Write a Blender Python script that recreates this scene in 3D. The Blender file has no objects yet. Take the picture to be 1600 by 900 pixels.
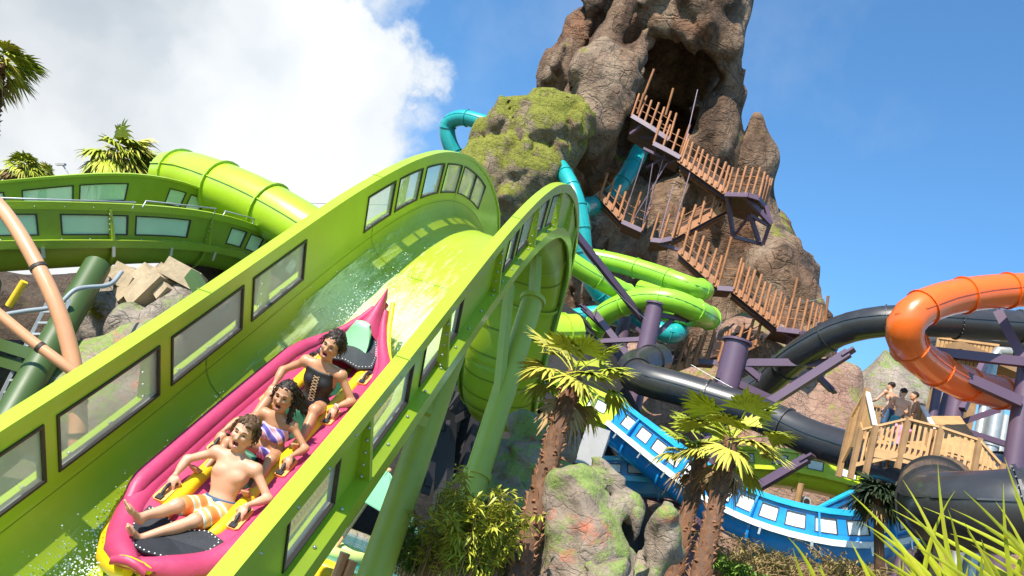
import bpy, math, random
import numpy as np
from mathutils import Vector, Matrix, noise as mnoise
R_ = math.radians
rnd = random.Random(7)
scene = bpy.context.scene
COL = scene.collection

# ------------------------------------------------------------------ camera
FPX = 1250.0
PITCH, ROLL = R_(15.5), R_(20)
CAM = np.array([0.0, 0.0, 2.3])
_F = np.array([0, math.cos(PITCH), math.sin(PITCH)])
_u0 = np.array([0, -math.sin(PITCH), math.cos(PITCH)])
_r0 = np.array([1.0, 0, 0])
_R = math.cos(ROLL) * _r0 + math.sin(ROLL) * _u0
_U = -math.sin(ROLL) * _r0 + math.cos(ROLL) * _u0
def ray(x, y): return _F + (x - 800) / FPX * _R + (450 - y) / FPX * _U
def P(x, y, d): return CAM + d * ray(x, y)
def S(px, d): return px * d / FPX
cam_data = bpy.data.cameras.new('camera')
cam = bpy.data.objects.new('camera', cam_data)
COL.objects.link(cam)
cam_data.sensor_width = 36.0
cam_data.lens = 36.0 * FPX / 1600
cam_data.clip_start = 0.05
cam_data.clip_end = 6000
cam.matrix_world = Matrix(((_R[0], _U[0], -_F[0], CAM[0]), (_R[1], _U[1], -_F[1], CAM[1]), (_R[2], _U[2], -_F[2], CAM[2]), (0, 0, 0, 1)))
scene.camera = cam

# ------------------------------------------------------------------ light
SUN_DIR = Vector((-0.42, -0.55, 0.68)).normalized()      # towards the sun
SUN_EL = math.asin(SUN_DIR.z)
SUN_AZ = math.atan2(SUN_DIR.x, SUN_DIR.y)
sun_d = bpy.data.lights.new('sun', 'SUN')
sun_d.energy = 5.0
sun_d.angle = R_(0.53)
sun_d.color = (1.0, 0.93, 0.82)
sun = bpy.data.objects.new('sun', sun_d)
COL.objects.link(sun)
sun.rotation_euler = SUN_DIR.to_track_quat('Z', 'Y').to_euler()
scene.view_settings.view_transform = 'Standard'
scene.view_settings.look = 'None'
scene.view_settings.exposure = 0.8
scene.view_settings.gamma = 1.0
scene.view_settings.use_curve_mapping = False

world = bpy.data.worlds.new('World')
scene.world = world
world.use_nodes = True
def build_world():
    nt = world.node_tree
    N, L = nt.nodes, nt.links
    N.clear()
    out = N.new('ShaderNodeOutputWorld'); bg = N.new('ShaderNodeBackground')
    L.new(bg.outputs[0], out.inputs[0])
    sky = N.new('ShaderNodeTexSky'); sky.sky_type = 'NISHITA'; sky.sun_disc = False
    sky.sun_elevation = SUN_EL; sky.sun_rotation = SUN_AZ
    sky.air_density = 1.0; sky.dust_density = 0.4; sky.ozone_density = 2.0
    def M(op, a, b=None, c=None):
        n = N.new('ShaderNodeMath'); n.operation = op
        for i, v in enumerate((a, b, c)):
            if v is None: continue
            if isinstance(v, (int, float)): n.inputs[i].default_value = v
            else: L.new(v, n.inputs[i])
        return n.outputs[0]
    def VM(op, a, b=None, scale=None):
        n = N.new('ShaderNodeVectorMath'); n.operation = op
        for i, v in enumerate((a, b)):
            if v is None: continue
            if isinstance(v, (tuple, list)): n.inputs[i].default_value = v
            else: L.new(v, n.inputs[i])
        if scale is not None: n.inputs['Scale'].default_value = scale
        return n.outputs['Value'] if op == 'DOT_PRODUCT' else n.outputs[0]
    tc = N.new('ShaderNodeTexCoord').outputs['Generated']
    def NOI(vec, scale, det, rough, col=False):
        n = N.new('ShaderNodeTexNoise'); n.inputs['Scale'].default_value = scale
        n.inputs['Detail'].default_value = det; n.inputs['Roughness'].default_value = rough
        L.new(vec, n.inputs['Vector'])
        return n.outputs['Color'] if col else n.outputs['Fac']
    warp = VM('SCALE', VM('SUBTRACT', NOI(tc, 4.0, 8, .62, True), (.5, .5, .5)), scale=0.34)
    d = VM('NORMALIZE', VM('ADD', tc, warp))
    mask = None
    for (x, y, r, soft) in ((60, 120, 330, 90), (330, 150, 260, 60), (520, 160, 150, 26), (590, 190, 85, 22), (300, -60, 230, 80), (60, 480, 330, 90), (400, 330, 230, 60),
                            (590, 250, 90, 40), (620, 12, 26, 60), (-500, 300, 400, 90)):
        v = ray(x, y); v = v / np.linalg.norm(v)
        dp = VM('DOT_PRODUCT', d, tuple(v))
        ang = M('ARCCOSINE', M('MINIMUM', dp, .99999))
        mr = N.new('ShaderNodeMapRange'); mr.interpolation_type = 'SMOOTHSTEP'
        mr.inputs['From Min'].default_value = (r + soft) / FPX; mr.inputs['From Max'].default_value = (r - soft) / FPX
        L.new(ang, mr.inputs['Value'])
        mask = mr.outputs[0] if mask is None else M('MAXIMUM', mask, mr.outputs[0])
    # faint wisps elsewhere
    ws = N.new('ShaderNodeMapRange'); ws.inputs['From Min'].default_value = .52; ws.inputs['From Max'].default_value = .85; ws.inputs['To Max'].default_value = .25
    L.new(NOI(tc, 3.0, 6, .6), ws.inputs['Value'])
    mask = M('MAXIMUM', mask, ws.outputs[0])
    sh = N.new('ShaderNodeValToRGB')
    sh.color_ramp.elements[0].position = .36; sh.color_ramp.elements[0].color = (.30, .345, .39, 1)
    sh.color_ramp.elements[1].position = .62; sh.color_ramp.elements[1].color = (.57, .58, .585, 1)
    L.new(NOI(VM('ADD', tc, VM('SCALE', warp, None, .5)), 2.6, 4, .5), sh.inputs[0])
    v = ray(540, 110); v = v / np.linalg.norm(v)
    mb_ = N.new('ShaderNodeMapRange'); mb_.inputs['From Min'].default_value = 340 / FPX; mb_.inputs['From Max'].default_value = 60 / FPX; mb_.inputs['To Min'].default_value = 1.0; mb_.inputs['To Max'].default_value = 1.2
    L.new(M('ARCCOSINE', M('MINIMUM', VM('DOT_PRODUCT', d, tuple(v)), .99999)), mb_.inputs['Value'])
    cs = N.new('ShaderNodeVectorMath'); cs.operation = 'SCALE'; L.new(sh.outputs[0], cs.inputs[0]); L.new(mb_.outputs[0], cs.inputs['Scale'])
    cloud = cs.outputs[0]
    sk = VM('MULTIPLY', VM('SCALE', sky.outputs[0], None, .145), (.55, .88, 1.04))
    mx = N.new('ShaderNodeMix'); mx.data_type = 'RGBA'
    L.new(mask, mx.inputs['Factor']); L.new(sk, mx.inputs['A']); L.new(cloud, mx.inputs['B'])
    L.new(mx.outputs['Result'], bg.inputs['Color'])
    bg.inputs['Strength'].default_value = 1.0
build_world()

# ------------------------------------------------------------------ materials
MATS = {}
def mat(name, color, rough=.5, var=.12, vscale=3.0, bump=0.0, bscale=20.0, metal=0.0, coat=0.0, dirt=None, dirt_amt=.5, alpha=None, trans=0.0, spec=.5, sss=0.0, subs=None, stretch=None, wmin=.5):
    if name in MATS: return MATS[name]
    m = bpy.data.materials.new(name); m.use_nodes = True
    nt = m.node_tree; N, L = nt.nodes, nt.links
    b = N['Principled BSDF']
    tc = N.new('ShaderNodeTexCoord').outputs['Object']
    if stretch:
        mp = N.new('ShaderNodeMapping'); mp.inputs['Scale'].default_value = stretch
        L.new(tc, mp.inputs[0]); tc = mp.outputs[0]
    def NOI(scale, det=5, rough_=.6):
        n = N.new('ShaderNodeTexNoise'); n.inputs['Scale'].default_value = scale
        n.inputs['Detail'].default_value = det; n.inputs['Roughness'].default_value = rough_
        L.new(tc, n.inputs['Vector']); return n.outputs['Fac']
    rp = N.new('ShaderNodeValToRGB')
    c = np.array(color)
    lo = c * (1 - var); hi = np.minimum(c * (1 + var), .95)
    rp.color_ramp.elements[0].position = .3; rp.color_ramp.elements[0].color = (*lo, 1)
    rp.color_ramp.elements[1].position = .7; rp.color_ramp.elements[1].color = (*hi, 1)
    L.new(NOI(vscale), rp.inputs[0])
    colr = rp.outputs[0]
    if dirt is not None:
        mr = N.new('ShaderNodeMapRange'); mr.inputs['From Min'].default_value = wmin; mr.inputs['From Max'].default_value = wmin + .2
        mr.inputs['To Max'].default_value = dirt_amt
        L.new(NOI(vscale * 2.3, 9, .7), mr.inputs['Value'])
        mx = N.new('ShaderNodeMix'); mx.data_type = 'RGBA'
        L.new(mr.outputs[0], mx.inputs['Factor']); L.new(colr, mx.inputs['A']); mx.inputs['B'].default_value = (*dirt, 1)
        colr = mx.outputs['Result']
    L.new(colr, b.inputs['Base Color'])
    rr = N.new('ShaderNodeMapRange'); rr.inputs['To Min'].default_value = max(0.02, rough - .1); rr.inputs['To Max'].default_value = min(1, rough + .12)
    L.new(NOI(vscale * 1.7), rr.inputs['Value']); L.new(rr.outputs[0], b.inputs['Roughness'])
    b.inputs['Metallic'].default_value = metal
    b.inputs['Coat Weight'].default_value = coat
    b.inputs['Coat Roughness'].default_value = .12
    b.inputs['Specular IOR Level'].default_value = spec
    if trans: b.inputs['Transmission Weight'].default_value = trans
    if alpha is not None: b.inputs['Alpha'].default_value = alpha
    if sss:
        b.inputs['Subsurface Weight'].default_value = sss
        b.inputs['Subsurface Radius'].default_value = (.02, .006, .003)
        b.inputs['Subsurface Scale'].default_value = 1.0
    if bump:
        bp = N.new('ShaderNodeBump'); bp.inputs['Strength'].default_value = 1.0; bp.inputs['Distance'].default_value = bump
        L.new(NOI(bscale, 6, .6), bp.inputs['Height']); L.new(bp.outputs[0], b.inputs['Normal'])
    MATS[name] = m
    return m

def rock_mat(name, stops, moss=None, moss_amt=.5, scale=.25, crack=1.0, bumpd=.25, patches=None, moss_up=.0, dens=1.0, cb=.10, blocks=.45):
    """layered artificial rock: coloured streaks, cracks in courses, moss by noise and by upward faces"""
    m = bpy.data.materials.new(name); m.use_nodes = True
    nt = m.node_tree; N, L = nt.nodes, nt.links
    b = N['Principled BSDF']; b.inputs['Roughness'].default_value = .85; b.inputs['Specular IOR Level'].default_value = .25
    tc = N.new('ShaderNodeTexCoord').outputs['Object']
    def mapping(sc, v=tc):
        mp = N.new('ShaderNodeMapping'); mp.inputs['Scale'].default_value = sc; L.new(v, mp.inputs[0]); return mp.outputs[0]
    def NOI(vec, s, det=6, r=.62, col=False):
        n = N.new('ShaderNodeTexNoise'); n.inputs['Scale'].default_value = s; n.inputs['Detail'].default_value = det; n.inputs['Roughness'].default_value = r
        L.new(vec, n.inputs['Vector']); return n.outputs['Color'] if col else n.outputs['Fac']
    def mathn(op, a, bb=None, cl=False):
        n = N.new('ShaderNodeMath'); n.operation = op; n.use_clamp = cl
        for i, v in enumerate((a, bb)):
            if v is None: continue
            if isinstance(v, (int, float)): n.inputs[i].default_value = v
            else: L.new(v, n.inputs[i])
        return n.outputs[0]
    def mr(v, a, b_, c=0, d=1):
        n = N.new('ShaderNodeMapRange'); n.inputs['From Min'].default_value = a; n.inputs['From Max'].default_value = b_
        n.inputs['To Min'].default_value = c; n.inputs['To Max'].default_value = d; L.new(v, n.inputs['Value']); return n.outputs[0]
    def mix(f, a, bb):
        n = N.new('ShaderNodeMix'); n.data_type = 'RGBA'
        L.new(f, n.inputs['Factor'])
        for k, v in (('A', a), ('B', bb)):
            if isinstance(v, tuple): n.inputs[k].default_value = (*v, 1)
            else: L.new(v, n.inputs[k])
        return n.outputs['Result']
    # wobbly coordinates
    wv = N.new('ShaderNodeVectorMath'); wv.operation = 'SCALE'; wv.inputs['Scale'].default_value = 1.2 / scale * .25
    L.new(NOI(tc, scale * 1.4, 3, .5, True), wv.inputs[0])
    av = N.new('ShaderNodeVectorMath'); av.operation = 'ADD'; L.new(tc, av.inputs[0]); L.new(wv.outputs[0], av.inputs[1])
    w = av.outputs[0]
    streak = NOI(mapping((1.6, 1.6, .45), w), scale * 1.5, 8, .65)
    rp = N.new('ShaderNodeValToRGB')
    els = rp.color_ramp.elements
    for i, (p, c) in enumerate(stops):
        e = els[i] if i < 2 else els.new(p)
        e.position = p; e.color = (*c, 1)
    L.new(streak, rp.inputs[0]); colr = rp.outputs[0]
    if patches:
        for k, (pc, thr, s) in enumerate(patches):
            mv = N.new('ShaderNodeVectorMath'); mv.operation = 'ADD'; mv.inputs[1].default_value = (7.3 * (k + 1), 3.1, 5.7 * k); L.new(w, mv.inputs[0])
            colr = mix(mr(NOI(mv.outputs[0], scale * s, 7, .7), thr, thr + .12), colr, pc)
    if moss:
        geo = N.new('ShaderNodeNewGeometry')
        sx = N.new('ShaderNodeSeparateXYZ'); L.new(geo.outputs['Normal'], sx.inputs[0])
        upw = mathn('MULTIPLY', sx.outputs['Z'], moss_up)
        mv = mathn('ADD', NOI(w, scale * 2.2, 9, .72), upw)
        colr = mix(mr(mv, 1.0 - moss_amt, 1.08 - moss_amt, 0, .9), colr, mix(NOI(tc, scale * 14, 4, .7), moss[0], moss[1]))
    # cracks: two sets of thin broken fissures that wander, the main set across the streaks
    def fissure(sc, st, off, wd, thr):
        o_ = N.new('ShaderNodeVectorMath'); o_.operation = 'ADD'; o_.inputs[1].default_value = (off, off * .7, -off); L.new(w, o_.inputs[0])
        n_ = NOI(mapping(st, o_.outputs[0]), sc, 5, .5)
        line = mr(mathn('ABSOLUTE', mathn('SUBTRACT', n_, .5)), 0, wd)
        gate = mr(NOI(o_.outputs[0], sc * .8, 3, .6), thr, thr + .06)
        return mathn('MAXIMUM', line, gate)
    vo = N.new('ShaderNodeTexVoronoi'); vo.feature = 'DISTANCE_TO_EDGE'; vo.inputs['Scale'].default_value = scale * 6 * dens; vo.inputs['Randomness'].default_value = .9
    w3 = N.new('ShaderNodeVectorMath'); w3.operation = 'ADD'; L.new(mapping((1, 1, 2.0), w), w3.inputs[0])
    w3s = N.new('ShaderNodeVectorMath'); w3s.operation = 'SCALE'; w3s.inputs['Scale'].default_value = .12 / scale; L.new(NOI(w, scale * 5, 4, .6, True), w3s.inputs[0]); L.new(w3s.outputs[0], w3.inputs[1])
    L.new(w3.outputs[0], vo.inputs['Vector'])
    c1b = mathn('MULTIPLY', fissure(scale * 1.6, (1, 1, 2.6), 3.0, .012, .56), fissure(scale * 2.4, (2.2, 2.2, .7), 9.0, .010, .54))
    c2b = mathn('MAXIMUM', mr(vo.outputs['Distance'], 0, .035), mr(NOI(w, scale * 2.2, 5, .65), .46, .54))
    dark = mathn('MULTIPLY', mr(c1b, 0, 1, 1 - .7 * crack, 1), mr(c2b, 0, 1, 1 - .35 * crack, 1))
    fine = mr(NOI(tc, scale * 26, 6, .75), .3, .7, .72, 1.2)
    tot = mathn('MULTIPLY', dark, fine)
    vm = N.new('ShaderNodeVectorMath'); vm.operation = 'SCALE'; L.new(colr, vm.inputs[0]); L.new(tot, vm.inputs['Scale'])
    L.new(vm.outputs[0], b.inputs['Base Color'])
    vc = N.new('ShaderNodeTexVoronoi'); vc.feature = 'F1'; vc.inputs['Scale'].default_value = scale * 6 * dens; vc.inputs['Randomness'].default_value = .9; L.new(w3.outputs[0], vc.inputs['Vector'])
    sc_ = N.new('ShaderNodeSeparateXYZ'); L.new(vc.outputs['Color'], sc_.inputs[0])
    cell = mathn('MULTIPLY', sc_.outputs[0], blocks)
    hgt = mathn('ADD', mathn('ADD', mathn('MULTIPLY', c1b, cb), mathn('ADD', cell, mathn('MULTIPLY', c2b, .14))),
                mathn('ADD', mathn('MULTIPLY', NOI(w, scale * 5, 8, .7), .9), mathn('MULTIPLY', NOI(tc, scale * 22, 5, .7), .25)))
    bp = N.new('ShaderNodeBump'); bp.inputs['Distance'].default_value = bumpd; bp.inputs['Strength'].default_value = 1
    L.new(hgt, bp.inputs['Height']); L.new(bp.outputs[0], b.inputs['Normal'])
    return m

# ------------------------------------------------------------------ mesh builder
class MB:
    def __init__(s): s.v = []; s.f = []; s.sm = []; s.mi = []; s.cur = 0
    def add(s, vs, fs, smooth=False):
        o = len(s.v); s.v.extend([tuple(map(float, q)) for q in vs])
        for f in fs: s.f.append(tuple(i + o for i in f)); s.sm.append(smooth); s.mi.append(s.cur)
        return s
    def grid(s, rows, closed=False, smooth=True, flip=False, close_rows=False):
        n = len(rows); m = len(rows[0]); vs = [p for r in rows for p in r]; fs = []
        for i in range(n if close_rows else n - 1):
            i2 = (i + 1) % n
            for j in range(m if closed else m - 1):
                j2 = (j + 1) % m
                q = (i * m + j, i * m + j2, i2 * m + j2, i2 * m + j)
                fs.append(q[::-1] if flip else q)
        s.add(vs, fs, smooth); return s
    def box(s, c, ax, ay, az):
        """centre and three half-axis vectors"""
        c, ax, ay, az = map(np.asarray, (c, ax, ay, az))
        vs = [c + i * ax + j * ay + k * az for i in (-1, 1) for j in (-1, 1) for k in (-1, 1)]
        s.add(vs, [(0, 1, 3, 2), (4, 6, 7, 5), (0, 4, 5, 1), (2, 3, 7, 6), (0, 2, 6, 4), (1, 5, 7, 3)]); return s
    def beam(s, a, b, w, h=None, up=(0, 0, 1)):
        a, b = np.asarray(a, float), np.asarray(b, float); h = h or w
        t = b - a; l = np.linalg.norm(t)
        if l < 1e-6: return s
        t = t / l; x = np.cross(t, up)
        if np.linalg.norm(x) < 1e-3: x = np.cross(t, (1, 0, 0))
        x = x / np.linalg.norm(x); y = np.cross(x, t)
        s.box((a + b) / 2, t * l / 2, x * w / 2, y * h / 2); return s
    def tube(s, pts, r, n=10, caps=True, radii=None, smooth=True):
        pts = [np.asarray(p, float) for p in pts]
        rows = []; prev = None
        for i, p in enumerate(pts):
            t = pts[min(i + 1, len(pts) - 1)] - pts[max(i - 1, 0)]; t = t / (np.linalg.norm(t) + 1e-12)
            if prev is None:
                x = np.cross(t, (0, 0, 1));
                if np.linalg.norm(x) < .05: x = np.cross(t, (1, 0, 0))
            else: x = prev - t * (prev @ t)
            x = x / np.linalg.norm(x); prev = x; y = np.cross(t, x)
            rr = radii[i] if radii is not None else r
            rows.append([p + rr * (math.cos(a) * x + math.sin(a) * y) for a in [2 * math.pi * k / n for k in range(n)]])
        s.grid(rows, closed=True, smooth=smooth, flip=True)
        if caps:
            o = len(s.v); m = len(rows)
            s.add(rows[0], [tuple(range(n))]); s.add(rows[-1], [tuple(range(n))[::-1]])
        return s
    def ico(s, c, r, sub=1, jit=0.0, scl=(1, 1, 1)):
        t = (1 + 5 ** .5) / 2
        v = [(-1, t, 0), (1, t, 0), (-1, -t, 0), (1, -t, 0), (0, -1, t), (0, 1, t), (0, -1, -t), (0, 1, -t), (t, 0, -1), (t, 0, 1), (-t, 0, -1), (-t, 0, 1)]
        f = [(0, 11, 5), (0, 5, 1), (0, 1, 7), (0, 7, 10), (0, 10, 11), (1, 5, 9), (5, 11, 4), (11, 10, 2), (10, 7, 6), (7, 1, 8), (3, 9, 4), (3, 4, 2), (3, 2, 6), (3, 6, 8), (3, 8, 9), (4, 9, 5), (2, 4, 11), (6, 2, 10), (8, 6, 7), (9, 8, 1)]
        v = [np.array(q) / np.linalg.norm(q) for q in v]
        for _ in range(sub):
            mid = {}; nf = []
            def g(a, b):
                k = (min(a, b), max(a, b))
                if k not in mid: q = v[a] + v[b]; v.append(q / np.linalg.norm(q)); mid[k] = len(v) - 1
                return mid[k]
            for a, b, c_ in f:
                x, y, z = g(a, b), g(b, c_), g(c_, a); nf += [(a, x, z), (b, y, x), (c_, z, y), (x, y, z)]
            f = nf
        s.add([np.asarray(c) + r * np.array(scl) * q * (1 + rnd.uniform(-jit, jit)) for q in v], f, True); return s

def tag(o, label=None, cat=None, group=None, kind=None):
    if label: o['label'] = label
    if cat: o['category'] = cat
    if group: o['group'] = group
    if kind: o['kind'] = kind
    return o
ROOTPOS = {}
def thing(name, label, cat, base, group=None):
    o = bpy.data.objects.new(name, None); COL.objects.link(o); o.empty_display_size = .2
    o.location = tuple(map(float, base)); ROOTPOS[o.name] = np.array(base, float)
    return tag(o, label, cat, group)
def wpos(o):
    w = np.zeros(3)
    while o is not None: w = w + np.array(o.location); o = o.parent
    return w
def mkmesh(name, mb, off, mats):
    me = bpy.data.meshes.new(name)
    vs = np.array(mb.v, float).reshape(-1, 3) - off
    me.from_pydata(vs.tolist(), [], mb.f)
    me.polygons.foreach_set('use_smooth', mb.sm)
    for m in (mats if isinstance(mats, (list, tuple)) else [mats]): me.materials.append(m)
    if any(mb.mi): me.polygons.foreach_set('material_index', mb.mi)
    me.update()
    return me
def part(name, mb, m, root=None, label=None, kind=None):
    """a mesh in world coordinates, linked as a child of root (root keeps its base)"""
    off = wpos(root) if root is not None else np.zeros(3)
    me = mkmesh(name, mb, off, m)
    o = bpy.data.objects.new(name, me); COL.objects.link(o)
    if root is not None: o.parent = root
    if label: o['label'] = label
    if kind: o['kind'] = kind
    return o
def solo(name, mb, m, label, cat, group=None, kind=None, base=None):
    vs = np.array(mb.v, float); off = np.array([vs[:, 0].mean(), vs[:, 1].mean(), vs[:, 2].min()]) if base is None else np.array(base)
    me = mkmesh(name, mb, off, m)
    o = bpy.data.objects.new(name, me); COL.objects.link(o); o.location = tuple(off)
    return tag(o, label, cat, group, kind)
def catmull(pts, n=8):
    pts = [np.asarray(p, float) for p in pts]
    q = [2 * pts[0] - pts[1]] + pts + [2 * pts[-1] - pts[-2]]
    out = []
    for i in range(1, len(q) - 2):
        a, b, c, d = q[i - 1:i + 3]
        for k in range(n):
            t = k / n
            out.append(.5 * ((2 * b) + (-a + c) * t + (2 * a - 5 * b + 4 * c - d) * t * t + (-a + 3 * b - 3 * c + d) * t ** 3))
    out.append(pts[-1]); return np.array(out)
def resample(pts, step):
    pts = np.asarray(pts); seg = np.linalg.norm(np.diff(pts, axis=0), axis=1); s = np.concatenate([[0], np.cumsum(seg)])
    n = max(2, int(round(s[-1] / step)) + 1); t = np.linspace(0, s[-1], n)
    return np.stack([np.interp(t, s, pts[:, k]) for k in range(pts.shape[1])], 1)
def unit(v): v = np.asarray(v, float); return v / (np.linalg.norm(v) + 1e-12)

# ------------------------------------------------------------------ signed distance modelling (surface nets)
def h3(ix, iy, iz, seed):
    n = (ix.astype(np.int64) * 374761393 + iy.astype(np.int64) * 668265263 + iz.astype(np.int64) * 2147483647 + seed * 1274126177) & 0xffffffff
    n = ((n ^ (n >> 13)) * 1274126177) & 0xffffffff
    return ((n ^ (n >> 16)) & 0xffff) / 65535.0
def vnoise(X, Y, Z, seed=0):
    ix, iy, iz = np.floor(X), np.floor(Y), np.floor(Z)
    fx, fy, fz = X - ix, Y - iy, Z - iz
    fx, fy, fz = (q * q * (3 - 2 * q) for q in (fx, fy, fz))
    r = 0
    for a in (0, 1):
        for b in (0, 1):
            for c in (0, 1):
                r = r + h3(ix + a, iy + b, iz + c, seed) * (fx if a else 1 - fx) * (fy if b else 1 - fy) * (fz if c else 1 - fz)
    return r * 2 - 1
class Field:
    def __init__(s, lo, hi, vox):
        s.lo = np.array(lo, float); s.vox = vox
        s.n = np.ceil((np.array(hi) - s.lo) / vox).astype(int) + 1
        s.g = np.full(s.n, 1e3, np.float32)
        s.ax = [s.lo[k] + vox * np.arange(s.n[k]) for k in range(3)]
    def _rng(s, lo, hi, pad):
        a = np.clip(np.floor((np.array(lo) - pad - s.lo) / s.vox).astype(int), 0, s.n); b = np.clip(np.ceil((np.array(hi) + pad - s.lo) / s.vox).astype(int) + 1, 0, s.n)
        return tuple(slice(x, y) for x, y in zip(a, b))
    def _xyz(s, sl): return np.meshgrid(*[s.ax[k][sl[k]] for k in range(3)], indexing='ij', sparse=True)
    def cap(s, a, b, ra, rb=None, k=.05, sub=False, squash=None, pad=None):
        """round cone from a to b, smoothly joined (or carved when sub); squash=(axis vector, factor) flattens it"""
        rb = ra if rb is None else rb; a = np.array(a, float); b = np.array(b, float)
        rm = max(ra, rb); sf = 1.0
        if squash is not None: ax = unit(squash[0]); sf = squash[1]; rm = rm * max(1, 1 / sf)
        sl = s._rng(np.minimum(a, b) - rm, np.maximum(a, b) + rm, (k * 2.5 + 2 * s.vox) if pad is None else pad)
        if any(q.start >= q.stop for q in sl): return s
        X, Y, Z = s._xyz(sl)
        ba = b - a; L2 = ba @ ba + 1e-12
        px, py, pz = X - a[0], Y - a[1], Z - a[2]
        t = np.clip((px * ba[0] + py * ba[1] + pz * ba[2]) / L2, 0, 1)
        dx, dy, dz = px - t * ba[0], py - t * ba[1], pz - t * ba[2]
        if squash is not None:
            dd = dx * ax[0] + dy * ax[1] + dz * ax[2]; e = sf - 1
            dx, dy, dz = dx + dd * ax[0] * e, dy + dd * ax[1] * e, dz + dd * ax[2] * e
        d = np.sqrt(dx * dx + dy * dy + dz * dz) - (ra + (rb - ra) * t)
        s._mix(sl, d, k, sub); return s
    def ell(s, c, axes, rad, k=.02, sub=False):
        """ellipsoid with orthonormal axes (3 rows) and radii"""
        c = np.array(c, float); A = np.array(axes, float); rad = np.array(rad, float)
        sl = s._rng(c - rad.max(), c + rad.max(), k * 2.5 + 2 * s.vox)
        if any(q.start >= q.stop for q in sl): return s
        X, Y, Z = s._xyz(sl); px, py, pz = X - c[0], Y - c[1], Z - c[2]
        q = [(px * A[i][0] + py * A[i][1] + pz * A[i][2]) / rad[i] for i in range(3)]
        k0 = np.sqrt(q[0] ** 2 + q[1] ** 2 + q[2] ** 2); k1 = np.sqrt((q[0] / rad[0]) ** 2 + (q[1] / rad[1]) ** 2 + (q[2] / rad[2]) ** 2) + 1e-9
        d = k0 * (k0 - 1) / k1
        s._mix(sl, d, k, sub); return s
    def _mix(s, sl, d, k, sub):
        g = s.g[sl]
        if sub:
            h = np.clip(.5 - .5 * (g + d) / k, 0, 1); s.g[sl] = g * (1 - h) - d * h + k * h * (1 - h)
            bad = d > 3 * k + 4 * s.vox
            s.g[sl] = np.where(bad, g, s.g[sl])
        else:
            far = g > 500
            h = np.clip(.5 + .5 * (d - g) / k, 0, 1); r = d * (1 - h) + g * h - k * h * (1 - h)
            s.g[sl] = np.where(far, d, r)
    def noise(s, amp, scale, seed=0, aniso=(1, 1, 1), ridge=False, band=None):
        band = band if band else amp * 3 + 3 * s.vox
        idx = np.nonzero(np.abs(s.g) < band)
        X = s.ax[0][idx[0]] * scale * aniso[0]; Y = s.ax[1][idx[1]] * scale * aniso[1]; Z = s.ax[2][idx[2]] * scale * aniso[2]
        n = vnoise(X, Y, Z, seed)
        if ridge: n = 1 - 2 * np.abs(n)
        s.g[idx] += (amp * n).astype(np.float32); return s
    def cells(s, amp, scale, seed=0, aniso=(1, 1, 1), band=None):
        """chiselled blocks: the surface sinks towards the borders of jittered cells"""
        band = band if band else amp * 2 + 3 * s.vox
        idx = np.nonzero(np.abs(s.g) < band)
        Q = np.stack([s.ax[k][idx[k]] * scale * aniso[k] for k in range(3)], 1); Q = Q + .35 * np.stack([vnoise(Q[:, 0] * .9, Q[:, 1] * .9, Q[:, 2] * .9, seed + 50 + k) for k in range(3)], 1)
        B = np.floor(Q); f1 = np.full(len(Q), 9.0); f2 = np.full(len(Q), 9.0); cid = np.zeros(len(Q))
        for a in (-1, 0, 1):
            for b in (-1, 0, 1):
                for c in (-1, 0, 1):
                    C = B + np.array([a, b, c]); d = 0
                    for k in range(3): d = d + (C[:, k] + h3(C[:, 0], C[:, 1], C[:, 2], seed + k) - Q[:, k]) ** 2
                    d = np.sqrt(d); m = d < f1; f2 = np.where(m, f1, np.minimum(f2, d)); cid = np.where(m, h3(C[:, 0], C[:, 1], C[:, 2], seed + 9), cid); f1 = np.where(m, d, f1)
        e = np.clip((f2 - f1) / .25, 0, 1)
        s.g[idx] += (amp * (.7 * (1 - e) ** 1.5 + .9 * (cid - .5) * np.minimum(1, e * 1.6))).astype(np.float32); return s
    def mesh(s, smooth=True):
        g = s.g; ins = g < 0
        n = s.n
        c = [slice(0, -1), slice(1, None)]
        corners = [(i, j, k) for i in (0, 1) for j in (0, 1) for k in (0, 1)]
        cnt = sum(ins[c[i], c[j], c[k]].astype(np.int8) for i, j, k in corners)
        act = (cnt > 0) & (cnt < 8)
        ci = np.argwhere(act)
        vid = np.full(act.shape, -1, np.int64); vid[act] = np.arange(len(ci))
        acc = np.zeros((len(ci), 3)); num = np.zeros(len(ci))
        val = {q: g[ci[:, 0] + q[0], ci[:, 1] + q[1], ci[:, 2] + q[2]].astype(float) for q in corners}
        for q in corners:
            for ax in range(3):
                if q[ax] == 0:
                    p = list(q); p[ax] = 1; p = tuple(p)
                    va, vb = val[q], val[p]; cr = (va < 0) != (vb < 0)
                    t = np.where(cr, va / (va - vb + 1e-20), 0)
                    pos = np.array(q, float)[None].repeat(len(ci), 0); pos[:, ax] += t
                    acc[cr] += pos[cr]; num[cr] += 1
        V = s.lo + s.vox * (ci + acc / np.maximum(num, 1)[:, None])
        faces = []
        for ax in range(3):
            u, v = (ax + 1) % 3, (ax + 2) % 3
            sa = [slice(None)] * 3; sb = [slice(None)] * 3; sa[ax] = slice(0, -1); sb[ax] = slice(1, None)
            cr = ins[tuple(sa)] != ins[tuple(sb)]
            e = np.argwhere(cr)
            e = e[(e[:, u] > 0) & (e[:, v] > 0) & (e[:, u] < n[u] - 1) & (e[:, v] < n[v] - 1)]
            if not len(e): continue
            def V_(du, dv):
                q = e.copy(); q[:, u] -= du; q[:, v] -= dv; return vid[q[:, 0], q[:, 1], q[:, 2]]
            f = np.stack([V_(1, 1), V_(0, 1), V_(0, 0), V_(1, 0)], 1)
            fl = ins[e[:, 0], e[:, 1], e[:, 2]]
            f[~fl] = f[~fl][:, ::-1]
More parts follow.
